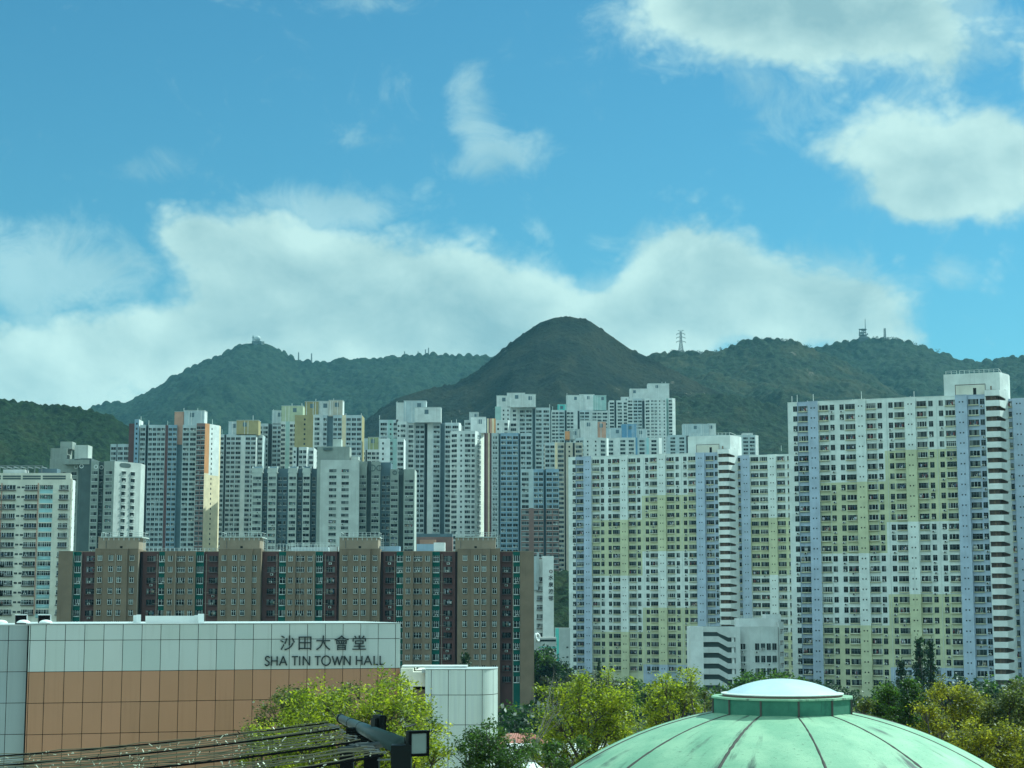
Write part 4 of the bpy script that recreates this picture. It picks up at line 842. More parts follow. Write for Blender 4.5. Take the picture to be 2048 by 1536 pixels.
# ------------------------------------------------------------------ town hall
def town_hall():
    A = Vector((at(58, 1250, 107).x, 107, 0)); B = Vector((at(801, 1250, 114).x, 114, 0)); dv = (B - A); L = dv.length; rz = math.atan2(dv.y, dv.x)
    root = thing('town_hall', 'town hall clad in white and brown panels with a dark bilingual name sign', 'town hall', A, None, rz)
    rows = [26.97, 26.0, 24.1, 22.22, 20.34, 18.46, 16.58, 14.7, 12.0]; gap = .018
    core = MB(); core.box(.04, L - .02, .06, 14, 0, 26.9, 'black'); core.box(L - .03, L - .001, .03, 14.5, 0, 26.95, 'panel_wing'); core.build('wall', root)
    xs = [0, .10, 1.02]
    while xs[-1] + 1.157 < L - .3: xs.append(xs[-1] + 1.157)
    xs.append(L)
    pr = random.Random(3)
    for nm, r0, r1, m in (('white_cladding', 0, 2, 'panel_white'), ('brown_cladding', 2, len(rows) - 1, 'panel_brown')):
        b = MB()
        for i in range(r0, r1):
            for j in range(len(xs) - 1):
                x0, x1, z1, z0 = xs[j] + gap, xs[j + 1] - gap, rows[i] - gap, rows[i + 1] + gap; t = [pr.uniform(-.006, .006) for _ in range(4)]
                b.add([(x0, t[0], z0), (x1, t[1], z0), (x1, t[2], z1), (x0, t[3], z1), (x0, .055, z0), (x1, .055, z0), (x1, .055, z1), (x0, .055, z1)], [(0, 1, 2, 3), (0, 4, 5, 1), (1, 5, 6, 2), (2, 6, 7, 3), (3, 7, 4, 0)], m)
        b.build(nm, root)
    b = MB(); b.box(-.05, L + .12, -.05, 14, 26.975, 27.02, 'pale_grey'); b.build('roof_coping', root)
    # set-back wing at the left end
    c = MB(); y0 = .7; c.box(-14, .02, y0 + .06, 12, 0, 26.9, 'black'); c.box(-14.2, .3, y0 - .05, 12, 26.905, 26.96, 'pale_grey'); c.build('wing_wall', root)
    c = MB(); xw = [-.02 - 1.14 * i for i in range(13)]
    for i in range(len(rows) - 1):
        for j in range(12): c.box(xw[j + 1] + gap, xw[j] - gap, y0, y0 + .055, (rows[i + 1]) + gap, rows[i] - gap, 'panel_blue')
    c.build('wing_cladding', root)
    # name sign: five characters over the English name
    def up(px, py):                                    # place on the facade plane seen at that spot
        r_ = ray(px, py); n = Vector((dv.y, -dv.x, 0)).normalized(); o = Vector((0, 0, H)); t = (A - o).dot(n) / r_.dot(n); q = o + r_ * t; return (q - A).dot(dv.normalized()), q.z
    for ch, px in zip('沙田大會堂', (574.5, 609.5, 646, 682.5, 718)):
        u, z = up(px, 1287.5); text_mesh(ch, 1.02, .035, 'ink', 'sign_character', root, (u, -.075, z - .02), 0)
    b = MB(); st = .037
    def seg(x0, z0, x1, z1, w=st):
        dx, dz = x1 - x0, z1 - z0; l_ = math.hypot(dx, dz); nx, nz = -dz / l_, dx / l_; poly = []
        for s, e in ((0, 1.25), (.15, 1), (.85, 1), (1, 1.25)): poly.append((x0 + dx * s - nx * w * e, z0 + dz * s - nz * w * e))
        for s, e in ((1, 1.25), (.85, 1), (.15, 1), (0, 1.25)): poly.append((x0 + dx * s + nx * w * e, z0 + dz * s + nz * w * e))
        if poly and sum(poly[i][0] * poly[(i + 1) % 8][1] - poly[(i + 1) % 8][0] * poly[i][1] for i in range(8)) < 0: poly = poly[::-1]
        b.slab(poly, -.11, -.04, 'ink')
    def curve(pts, w=st):
        for (a, c_), (d_, e) in zip(pts[:-1], pts[1:]):
            dx, dz = d_ - a, e - c_; l_ = math.hypot(dx, dz); nx, nz = -dz / l_ * w, dx / l_ * w; ex, ez = dx / l_ * w * .4, dz / l_ * w * .4
            b.slab([(a - ex - nx, c_ - ez - nz), (d_ + ex - nx, e + ez - nz), (d_ + ex + nx, e + ez + nz), (a - ex + nx, c_ - ez + nz)], -.11, -.04, 'ink')
    h = .57
    def letter(ch, x, z, w):
        S = lambda x0, z0, x1, z1: seg(x + x0 * w, z + z0 * h, x + x1 * w, z + z1 * h)
        if ch == 'H': S(.06, 0, .06, 1); S(.94, 0, .94, 1); S(.06, .5, .94, .5)
        if ch == 'A': S(0, 0, .5, 1); S(1, 0, .5, 1); S(.2, .34, .8, .34)
        if ch == 'T': S(.5, 0, .5, 1); S(0, .96, 1, .96)
        if ch == 'I': S(.5, 0, .5, 1)
        if ch == 'N': S(.06, 0, .06, 1); S(.94, 0, .94, 1); S(.06, 1, .94, 0)
        if ch == 'L': S(.08, 0, .08, 1); S(.08, .05, 1, .05)
        if ch == 'W': S(0, 1, .27, 0); S(.27, 0, .5, .95); S(.5, .95, .73, 0); S(.73, 0, 1, 1)
        if ch == 'O': curve([(x + w * (.5 + .5 * math.cos(t * math.pi / 14)), z + h * (.5 + .52 * math.sin(t * math.pi / 14))) for t in range(29)])
        if ch == 'S':
            P = [(.92, .86), (.72, .98), (.42, 1.0), (.18, .9), (.12, .74), (.25, .6), (.5, .51), (.77, .41), (.9, .25), (.82, .09), (.56, -.01), (.28, .0), (.05, .13)]
            curve([(x + a * w, z + c_ * h) for a, c_ in P])
    for ch, p0, p1 in (('S', 529, 539), ('H', 541.5, 554.5), ('A', 558.5, 573), ('T', 583, 595), ('I', 597.5, 600), ('N', 605, 619.5), ('T', 629, 640.5), ('O', 643, 660), ('W', 664, 683.5), ('N', 687, 700.5), ('H', 711.5, 724), ('A', 727.5, 742.5), ('L', 747, 755.5), ('L', 759, 767)):
        (u0, z0), (u1, _) = up(p0, 1331 - (p0 - 529) * .006), up(p1, 1330); letter(ch, u0, z0, max(u1 - u0, .08))
    b.build('sign_lettering', root)
    # roof fittings
    ux = lambda px: up(px, 1248)[0]
    b = MB(); x0, x1 = ux(281), ux(418)
    b.box(x0 + .6, x1 - .3, 3.0, 3.1, 27.0, 27.47, 'white_clean'); b.box(x0, x0 + .25, 2.4, 2.7, 27.0, 27.55, 'white_clean'); b.box(x1 - .35, x1, 2.4, 2.8, 27.0, 27.6, 'white_clean'); b.box(x0 + .01, x0 + .24, 2.7, 5, 27.0, 27.5, 'white'); b.box(x1 - .3, x1 - .02, 2.8, 5, 27.0, 27.5, 'white'); b.build('roof_screen', root)
    for p0, p1 in ((33, 55), (80, 103)):
        b = MB(); x0, x1 = ux(p0), ux(p1); b.box(x0, x1, 2.0, 3.2, 26.95, 27.52, 'black'); b.box(x1 + .002, x1 + .07, 1.95, 3.2, 26.95, 27.56, 'white_clean'); b.box(x0 - .02, x1 + .07, 1.95, 3.2, 27.522, 27.57, 'white_clean'); b.build('roof_unit', root)
    for p0 in (48, 93, 2):
        b = MB(); prof = [(.42 * math.cos(t * math.pi / 12), .20 * math.sin(t * math.pi / 12)) for t in range(7)]; b.lathe([(r_, z_ + 27.05) for r_, z_ in prof], 'white_clean', 14, (ux(p0), 1.0)); b.build('roof_vent', root, True)
    # right wing: cladding that bends round a curved end
    D = 112; w = thing('hall_wing', 'lower white panelled wing with a rounded sunlit end, right of the name sign', 'building', (at(850, 1340, D).x, D, 0)); ox = w.location.x
    zt = Z(1339, D); plan = [(0, 0)]; x_end = at(950, 1340, D).x - ox; rad = 2.3
    path = [(x_end * i / 3, 0.0) for i in range(4)] + [(x_end + rad * .62 * math.sin(t * math.pi / 20), rad * (1 - math.cos(t * math.pi / 20))) for t in range(1, 11)] + [(x_end + rad * .62, rad + 1.6)]
    cum = [0]
    for a, c_ in zip(path[:-1], path[1:]): cum.append(cum[-1] + math.hypot(c_[0] - a[0], c_[1] - a[1]))
    def pt(s):
        for i in range(len(path) - 1):
            if s <= cum[i + 1]: f_ = (s - cum[i]) / (cum[i + 1] - cum[i]); return path[i][0] + (path[i + 1][0] - path[i][0]) * f_, path[i][1] + (path[i + 1][1] - path[i][1]) * f_
        return path[-1]
    core = MB(); ins = [(min(p[0], x_end + rad * .62 - .05), p[1] + .07) for p in path]; core.prism(ins + [(0, rad + 1.6)], 0, zt - .05, ['black'] * len(ins), 'pale_grey'); core.build('wall', w)
    b = MB(); s = .0; js = [0, .40]
    while js[-1] + 1.09 < cum[-1]: js.append(js[-1] + 1.09)
    zr = [zt] + [Z(1390, D) - 1.87 * i for i in range(7)]
    for i in range(len(zr) - 1):
        for j in range(len(js) - 1):
            nsub = 6
            for q in range(nsub):
                s0 = js[j] + (gap if q == 0 else 0) + (js[j + 1] - js[j]) * q / nsub; s1 = js[j] + (js[j + 1] - js[j]) * (q + 1) / nsub - (gap if q == nsub - 1 else 0)
                a, c_ = pt(s0), pt(s1); b.quad((a[0], a[1], zr[i + 1] + gap), (c_[0], c_[1], zr[i + 1] + gap), (c_[0], c_[1], zr[i] - gap), (a[0], a[1], zr[i] - gap), 'panel_wing')
    b.build('wing_cladding', w)
    b = MB(); b.prism([(p[0] * 1.003, p[1] - .05) for p in path] + [(-.2, rad + 1.6)], zt + .003, zt + .04, ['pale_grey'], 'pale_grey'); b.build('roof_coping', w)
    b = MB(); x0 = at(799, 1340, D).x - ox; xa = at(824, 1340, D).x - ox
    b.box(x0, xa, 1.2, 5, 0, Z(1338, D), 'ivory'); b.box(xa, -.02, .7, 9, Z(1374, D), Z(1345, D), 'ivory'); b.box(xa + .02, -.04, 1.6, 9, 0, Z(1374, D) - .002, 'black'); b.box(xa + .1, xa + .8, 1.2, 1.598, 0, Z(1381, D), 'tan'); b.box(x0, at(932, 1340, D).x - ox, 2.2, 4.2, zt + .06, zt + .16, 'white'); b.box(at(843, 1340, D).x - ox, at(850, 1340, D).x - ox - .02, .3, .69, Z(1346, D), Z(1339, D), 'pale_grey'); b.build('link_wall', w)
town_hall()

# ------------------------------------------------------------------ green dome with its skylight
def dome_mat():
    m, w, b = new_mat('dome_paint'); co = obco(w)
    sp = w.add('ShaderNodeSeparateXYZ'); w.l.new(co, sp.inputs[0]); ang = w.math('ARCTAN2', sp.outputs[1], sp.outputs[0])
    rr = w.math('SQRT', w.math('ADD', w.math('MULTIPLY', sp.outputs[0], sp.outputs[0]), w.math('MULTIPLY', sp.outputs[1], sp.outputs[1])))
    c = w.mix(w.ramp(w.noise(co, .9, 6, .62), .35, .68), (.235, .39, .255), (.345, .50, .33))
    run = w.noise(w.vec(w.math('MULTIPLY', ang, 11.0), w.math('MULTIPLY', rr, .45), 2.0), 1.0, 5, .65)      # streaks washed down the slope
    patch = w.noise(co, .55, 4, .6)
    c = w.mix(w.math('MULTIPLY', w.ramp(run, .49, .66), w.ramp(patch, .45, .60)), c, (.075, .10, .085))
    sc = w.noise(w.scale(co, (1, 1, 3)), 9.0, 6, .75)
    c = w.mix(w.math('MULTIPLY', w.ramp(sc, .585, .66), .6), c, (.085, .12, .10))
    c = w.mix(w.math('MULTIPLY', w.ramp(w.noise(co, 22.0, 4, .7), .62, .7), .5), c, (.30, .50, .40))
    w.l.new(c, b.inputs['Base Color']); b.inputs['Roughness'].default_value = .62; b.inputs['Specular IOR Level'].default_value = .3
    bp = w.add('ShaderNodeBump'); bp.inputs['Strength'].default_value = .35; bp.inputs['Distance'].default_value = .03; w.l.new(sc, bp.inputs['Height']); w.l.new(bp.outputs[0], b.inputs['Normal'])
    m, w, b = new_mat('shaded_dome_paint'); co = obco(w)  # dome paint darkened: shade of the collar front put into the colour
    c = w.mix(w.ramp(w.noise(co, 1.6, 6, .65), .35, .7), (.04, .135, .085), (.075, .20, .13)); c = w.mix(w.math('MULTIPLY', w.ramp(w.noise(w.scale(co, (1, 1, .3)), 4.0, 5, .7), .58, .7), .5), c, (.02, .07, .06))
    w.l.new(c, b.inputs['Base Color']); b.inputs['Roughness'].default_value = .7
    m, w, b = new_mat('skylight'); co = obco(w)
    w.l.new(w.mix(w.ramp(w.noise(co, 1.2, 4, .6), .4, .7), (.58, .68, .70), (.66, .75, .76)), b.inputs['Base Color']); b.inputs['Roughness'].default_value = .28; b.inputs['Specular IOR Level'].default_value = .5
    m, w, b = new_mat('seam'); co = obco(w)
    w.l.new(w.mix(w.noise(co, 6, 5, .7), (.035, .036, .033), (.10, .088, .078)), b.inputs['Base Color']); b.inputs['Roughness'].default_value = .9
dome_mat()
def dome():
    D = 45.0; c = at(1565, 1424, D); root = thing('green_dome', 'weathered pale green dome roof topped by a white skylight', 'dome', (c.x, D, c.z))
    Rd = 10.0; r0 = 1.72; zc = -math.sqrt(Rd * Rd - r0 * r0)
    sag = lambda r_: math.sqrt(Rd * Rd - r_ * r_) + zc
    rs = [r0 - .2 + i * (8.6 - r0 + .2) / 40 for i in range(41)]
    b = MB(); b.lathe([(r_, sag(r_)) for r_ in rs][::-1], 'dome_paint', 120); b.build('shell', root, True)
    b = MB(); b.lathe([(8.55, 21.6 - c.z - .05), (8.55, sag(8.6) - .1), (8.8, sag(8.6) - .1), (8.8, sag(8.6) + .02), (8.5, sag(8.6) + .03)], 'shaded_dome_paint', 96); b.build('drum', root)
    b = MB(); hr = .36; n = 12; off = R(-17 - 90 - 8.9)
    ringp = lambda rad: [(rad * math.cos(off + 2 * math.pi * k / n), rad * math.sin(off + 2 * math.pi * k / n)) for k in range(n)]
    b.prism(ringp(1.78), -.15, hr, ['shaded_dome_paint'] * n, 'dome_paint'); b.prism(ringp(1.83), hr + .002, hr + .045, ['dome_paint'] * n, 'dome_paint', True)
    b.build('collar', root)
    for k in range(n):
        a = off + 2 * math.pi * k / n; b = MB(); x, y = 1.79 * math.cos(a), 1.79 * math.sin(a)
        t = Vector((-math.sin(a), math.cos(a), 0)) * .035; o_ = Vector((x, y, 0))
        b.tube([o_ + Vector((0, 0, -.05)), o_ + Vector((0, 0, hr))], .028, 'seam', 6); b.build('collar_joint', root)
    b = MB(); b.lathe([(1.52, hr + .046), (1.52, hr + .10), (1.44, hr + .11)], 'stair_brown', 64); b.lathe([(1.55, hr + .101), (1.55, hr + .125), (1.40, hr + .135)], 'white', 64); b.build('skylight_frame', root)
    h = .35; Rs = (1.43 ** 2 + h * h) / (2 * h)
    b = MB(); prof = []
    for i in range(15): r_ = 1.43 * (1 - i / 14); prof.append((max(r_, .001), hr + .13 + math.sqrt(Rs * Rs - r_ * r_) - (Rs - h)))
    b.lathe(prof, 'skylight', 72); b.build('skylight_cap', root, True)
    # radial joints in the shell, ragged where the sealant failed
    jr = random.Random(4)
    for k in range(12):
        a = off - R(1) + 2 * math.pi * k / 12; b = MB(); wide = jr.choice([.035, .05, .075, .09]); P = []
        for i in range(46):
            r_ = 1.80 + i * (8.4 - 1.80) / 45; w_ = wide * (.75 + .5 * jr.random()) * (.8 + .03 * i); P.append((r_, w_))
        V = []
        for r_, w_ in P:
            z_ = sag(r_) + .012; dr = Vector((math.cos(a), math.sin(a), 0)); tn = Vector((-math.sin(a), math.cos(a), 0))
            V += [dr * r_ - tn * w_ + Vector((0, 0, z_ - .02)), dr * r_ + Vector((0, 0, z_ + .006)), dr * r_ + tn * w_ + Vector((0, 0, z_ - .02))]
        b.add(V, [(i * 3 + q, i * 3 + q + 3, i * 3 + q + 4, i * 3 + q + 1) for i in range(45) for q in (0, 1)], 'seam'); b.build('joint', root)
dome()

# ------------------------------------------------------------------ string-light frame in the foreground
def light_frame():
    n_ = at(812, 1497, 24); f_ = at(682, 1437, 40); root = thing('light_pole', 'dark green tube pole carrying floodlights and fastened light strings', 'pole', (n_.x, 24, 21.6)); o = root.location
    L = lambda v: Vector(v) - o
    b = MB(); b.tube([L(n_) + Vector((-.05, .2, 0)), L(f_)], [.135, .085], 'pole_paint', 24); b.build('arm', root, True)
    b = MB(); b.tube([L(f_) + Vector((-.01, .06, 0)), L(f_) + Vector((.03, -.25, 0))], .105, 'dark_metal', 20); b.build('end_cap', root)
    for t in (.16, .36, .56, .76):
        p = L(n_) * (1 - t) + L(f_) * t; d_ = (L(f_) - L(n_)).normalized(); q = MB(); q.tube([p - d_ * .03, p + d_ * .03], .148 - .05 * t, 'dark_metal', 20); q.build('clamp', root)
    b = MB(); px0, px1 = at(783, 1497, 24).x - o.x, at(823, 1497, 24).x - o.x
    b.box(px0, px1, -.12, .16, 0, n_.z - o.z + .05, 'dark_metal'); b.build('post', root)
    for pa, pb, D in ((680, 706, 38), (728, 757, 30)):
        b = MB(); a, c_ = at(pa, 1510, D), at(pb, 1510, D); b.box(a.x - o.x, c_.x - o.x, D - 24, D - 24 + .3, 0, Z(1495, D) - o.z, 'black'); b.build('post', root)
    a, c_ = at(680, 1500, 30), at(790, 1485, 26); b = MB(); b.tube([L(a), L(c_)], .05, 'dark_metal', 8); b.build('brace', root)
    # perforated junction panel
    b = MB(); a = at(692, 1455, 33); w_, h_ = .52, .36
    b.box(a.x - o.x, a.x - o.x + w_, 9, 9.05, a.z - o.z - h_, a.z - o.z, 'black')
    for k in range(8): b.box(a.x - o.x + .02, a.x - o.x + w_ - .02, 8.96, 8.999, a.z - o.z - h_ + .03 + k * .042, a.z - o.z - h_ + .05 + k * .042, 'dark_metal')
    b.build('junction_panel', root)
    # shackles and turnbuckles that hold the strings
    sh = random.Random(9); b = MB()
    for k in range(16):
        t = k / 15; p = L(n_) * (1 - t) + L(f_) * t + Vector((-.12 - .1 * sh.random(), 0, -.10 - .12 * sh.random())); q = p + Vector((-.22, .05, -.02 + .06 * sh.random()))
        b.tube([p, q], .013, 'steel', 6); b.lathe([(.015, p.z - .02), (.025, p.z), (.015, p.z + .02)], 'steel', 8, (p.x, p.y))
    b.build('shackle', root)
    # floodlights
    for (px, py, D, yaw, wdt, hgt, lab) in ((837, 1487, 24, R(28), .30, .34, 'floodlight with a pale glass front facing the viewer at the pole corner'), (762, 1450, 30, R(118), .30, .34, 'black floodlight turned edge on above the pole')):
        p = at(px, py, D); fl = thing('floodlight', lab, 'floodlight', p, 'floodlights on the light frame', yaw)
        b = MB(); w2, h2 = wdt / 2, hgt / 2
        b.box(-w2, w2, 0, .09, -h2, h2, 'dark_metal'); b.box(-w2 * .6, w2 * .6, .091, .15, -h2 * .7, h2 * .7, 'dark_metal')
        for x0, x1, z0, z1 in ((-w2, w2, -h2, -h2 + .035), (-w2, w2, h2 - .035, h2), (-w2, -w2 + .035, -h2 + .036, h2 - .036), (w2 - .035, w2, -h2 + .036, h2 - .036)): b.box(x0, x1, -.03, -.001, z0, z1, 'black')
        b.build('housing', fl)
        b = MB(); b.box(-w2 + .036, w2 - .036, -.012, -.002, -h2 + .037, h2 - .037, 'lamp_glass'); b.build('glass', fl)
        b = MB(); b.tube([(-w2 - .03, .05, 0), (-w2 - .03, .05, h2 + .05), (0, .12, h2 + .08)], .014, 'dark_metal', 6); b.build('bracket', fl)
    # light strings: cables running from the arm down to the left
    cab = random.Random(21)
    for k in range(11):
        t = k / 10; s_ = L(n_) * (1 - t) + L(f_) * t; s_ = s_ + o + Vector((-.3, 0, -.08 - .05 * cab.random()))
        e_ = at(-420, 1588 - 62 * t + cab.uniform(-5, 5), 24 + 16 * t)
        if k == 0: e_ = at(-420, 1608, 24)
        lab = 'fairy light string, %s of the eleven between the arm and the lower left' % ('nearest', 'second nearest', 'third nearest', 'fourth nearest', 'fifth nearest', 'middle', 'fifth farthest', 'fourth farthest', 'third farthest', 'second farthest', 'farthest')[k]
        r_ = thing('light_string', lab, 'light string', s_, 'fairy light strings'); P = []
        for i in range(41):
            f2 = i / 40; p = s_.lerp(e_, f2) + Vector((0, 0, -.55 * f2 * (1 - f2) * 4 * .35)); P.append(p - s_)
        b = MB(); thick = .020 if k in (0, 3, 7, 10) else .011
        b.tube(P, thick, 'black' if k in (0, 3, 7, 10) else 'wire_olive', 6)
        b.tube([p + Vector((0, cab.uniform(-.02, .02), .035 + cab.uniform(-.02, .02))) for p in P], .010, 'wire_olive', 5); b.build('cable', r_)
        b = MB()
        for i in range(38):
            f2 = cab.random(); j = min(39, int(f2 * 40)); p = P[j].lerp(P[j + 1], f2 * 40 - j); v = Vector((cab.uniform(-.07, .07), cab.uniform(-.03, .03), cab.uniform(-.09, .09)))
            b.tube([p + Vector((0, 0, .01)), p + v], .009, 'bulb_ivory' if cab.random() < .8 else 'black', 5)
        o2 = b.build('bulb', r_); o2['kind'] = 'stuff'
light_frame()

# ------------------------------------------------------------------ pavilion, tent and canopy seen through the trees
pv = thing('pavilion', 'small pavilion with a low red tiled roof behind the dark bushy tree', 'pavilion', (at(1040, 1480, 165).x, 165, 12)); b = MB(); zt = Z(1467, 165) - 12; ze = Z(1484, 165) - 12
w_ = 2.6
for k in range(14):
    x0, x1 = -w_ + 2 * w_ * k / 14, -w_ + 2 * w_ * (k + 1) / 14; tx = lambda x: x * .45
    b.add([(x0, -2.4, ze), (x0 * .5 + x1 * .5, -2.4, ze + .05), (tx((x0 + x1) / 2), 0, zt + .05), (tx(x0), 0, zt)], [(0, 1, 2, 3)], 'tile_red'); b.add([(x0 * .5 + x1 * .5, -2.4, ze + .05), (x1, -2.4, ze), (tx(x1), 0, zt), (tx((x0 + x1) / 2), 0, zt + .05)], [(0, 1, 2, 3)], 'tile_red')
b.add([(-w_, -2.4, ze), (-w_ * .45, 0, zt), (-w_, 2.4, ze)], [(0, 1, 2)], 'tile_red'); b.add([(w_, -2.4, ze), (w_, 2.4, ze), (w_ * .45, 0, zt)], [(0, 1, 2)], 'tile_red'); b.add([(-w_, 2.4, ze), (-w_ * .45, 0, zt), (w_ * .45, 0, zt), (w_, 2.4, ze)], [(0, 1, 2, 3)], 'tile_red')
b.build('roof', pv); b = MB(); b.box(-w_ + .2, w_ - .2, -2.1, 2.1, ze - .35, ze - .01, 'red'); b.build('beam', pv)
for sx in (-1, 1):
    for sy in (-1, 1): b = MB(); b.tube([(sx * 2.1, sy * 1.8, 0), (sx * 2.1, sy * 1.8, ze - .36)], .14, 'red', 10); b.build('post', pv)
tp = thing('tent', 'white pointed fabric canopy in front of the red tiled pavilion', 'canopy', (at(1030, 1500, 140).x, 140, 12)); b = MB(); n = 10
zp = Z(1484, 140) - 12
for k in range(n):
    a0, a1 = 2 * math.pi * k / n, 2 * math.pi * (k + 1) / n; rows_ = []
    for i in range(7): q = i / 6; rr = 2.4 * q ** .75; rows_.append([(rr * math.cos(a) * 1.0, rr * math.sin(a), zp - 2.2 * (q ** .62)) for a in (a0, a1)])
    for i in range(6): b.quad(rows_[i + 1][0], rows_[i + 1][1], rows_[i][1], rows_[i][0], 'fabric_white')
b.build('fabric', tp, True); b = MB(); b.tube([(0, 0, 0), (0, 0, zp + .2)], .06, 'steel', 8); b.build('post', tp)
gl = thing('canopy_roof', 'flat slatted white canopy roof between the bushy tree and the dome', 'canopy', (at(1110, 1520, 128).x, 128, 12)); z_ = Z(1503, 128) - 12
b = MB()
for k in range(11): b.box(-3.6, 4.2, -3 + k * 1.0, -3 + k * 1.0 + .62, z_ - .12, z_, 'white_clean')
b.build('slat_roof', gl); b = MB(); b.box(-3.6, 4.2, -3.2, -3.05, z_ - .5, z_ + .05, 'pale_grey'); b.build('fascia', gl)
for sx in (-3.2, 3.8):
    for sy in (-2.6, 7): b = MB(); b.box(sx - .1, sx + .1, sy - .1, sy + .1, 0, z_ - .13, 'steel'); b.build('post', gl)

# ------------------------------------------------------------------ structures on the ridges
def lattice(mb, x0, z0, h, wb, wt, m, t, n=6, y=0.0):
    for sx in (-1, 1):
        for sy in (-1, 1): mb.tube([(x0 + sx * wb / 2, y + sy * wb / 2, z0), (x0 + sx * wt / 2, y + sy * wt / 2, z0 + h)], t, m, 4)
    for i in range(n):
        f0, f1 = i / n, (i + 1) / n; w0, w1 = wb + (wt - wb) * f0, wb + (wt - wb) * f1
        for sy in (-1, 1):
            mb.tube([(x0 - w0 / 2, y + sy * w0 / 2, z0 + h * f0), (x0 + w1 / 2, y + sy * w1 / 2, z0 + h * f1)], t * .6, m, 4); mb.tube([(x0 + w0 / 2, y + sy * w0 / 2, z0 + h * f0), (x0 - w1 / 2, y + sy * w1 / 2, z0 + h * f1)], t * .6, m, 4)
            mb.tube([(x0 - w1 / 2, y + sy * w1 / 2, z0 + h * f1), (x0 + w1 / 2, y + sy * w1 / 2, z0 + h * f1)], t * .6, m, 4)
plain('mast_grey', (.16, .19, .19), .6); plain('radome', (.45, .50, .50), .7)
DR = 4300; zr_ = Z(685, DR); rd = thing('radar_station', 'white radar dome and tower on the left mountain top', 'radar station', (at(515, 688, DR).x, DR - 2, zr_ - 6)); s_ = DR / F
b = MB(); prof = [(max(.01, 6.6 * s_ * math.cos(t)), 6.2 * s_ * math.sin(t) + 7.5 * s_ + 6) for t in [-math.pi / 2 * .75 + i * math.pi * .875 / 12 for i in range(13)]]; b.lathe(prof, 'radome', 24); b.build('radome', rd, True)
b = MB(); b.box(-11 * s_, 8 * s_, -3, 6, -4, 6 + 2.5 * s_, 'concrete_dark'); b.box(8 * s_, 14 * s_, -2, 5, -4, 6 + 2 * s_, 'concrete'); b.build('base', rd)
b = MB(); b.box(-10.5 * s_, -6.5 * s_, 0, 4, 6, 6 + 14 * s_, 'radome'); b.box(-11.2 * s_, -5.8 * s_, -1, 5, 6 + 9 * s_, 6 + 10 * s_, 'mast_grey'); b.build('tower', rd)
for px, py0, py1, D, lab in ((597, 720, 705, 4300, 'thin mast left of the pair on the saddle right of the radar dome'), (623, 721, 707, 4300, 'thin mast right of the pair on the saddle right of the radar dome'), (809, 716, 703, 4300, 'short mast leftmost on the far ridge beside the round summit'),
                             (836, 714, 703, 4300, 'short mast second on the far ridge beside the round summit'), (851, 713, 699, 4300, 'taller mast third on the far ridge beside the round summit'), (857, 713, 696, 4300, 'tallest mast rightmost on the far ridge beside the round summit'),
                             (1770, 681, 657, 3700, 'short thick lattice mast right of the dish tower')):
    p = at(px, py0, D); mst = thing('mast', lab, 'mast', p, 'masts on the far ridges' if D > 4000 else None); b = MB(); h_ = Z(py1, D) - p.z; lattice(b, 0, -6, h_ + 6, 2.6 if D > 4000 else 4.4, 1.6 if D > 4000 else 3.0, 'mast_grey', .5, 5); b.build('lattice', mst)
def pylon():
    D = 3150; p = at(1362, 706, D); root = thing('power_pylon', 'steel lattice power pylon on the ridge right of the round summit', 'pylon', p); s = D / F; b = MB()
    lattice(b, 0, -6, 6 + 22 * s, 12 * s, 4.4 * s, 'mast_grey', .42, 6); lattice(b, 0, 22 * s, 22 * s, 4.2 * s, 2.6 * s, 'mast_grey', .38, 6); b.build('lattice', root)
    for z0, w in ((24, 9.5), (32.5, 9), (40, 8.5)):
        b = MB()
        for sx in (-1, 1): b.tube([(sx * 1.6 * s, 0, (z0 + 1.6) * s), (sx * w * s, 0, (z0 - 1.2) * s)], .34, 'mast_grey', 4); b.tube([(sx * 1.6 * s, 0, (z0 - .6) * s), (sx * w * s, 0, (z0 - 1.2) * s)], .3, 'mast_grey', 4); b.tube([(sx * w * s, 0, (z0 - 1.2) * s), (sx * (w - .7) * s, 0, (z0 - 3.6) * s)], .45, 'mast_grey', 5)
        b.build('cross_arm', root)
    b = MB(); b.tube([(-6 * s, 0, 46.5 * s), (6 * s, 0, 46.5 * s)], .34, 'mast_grey', 4); b.tube([(-1.3 * s, 0, 44 * s), (-6 * s, 0, 46.5 * s)], .3, 'mast_grey', 4); b.tube([(1.3 * s, 0, 44 * s), (6 * s, 0, 46.5 * s)], .3, 'mast_grey', 4); b.build('top_arm', root)
pylon()
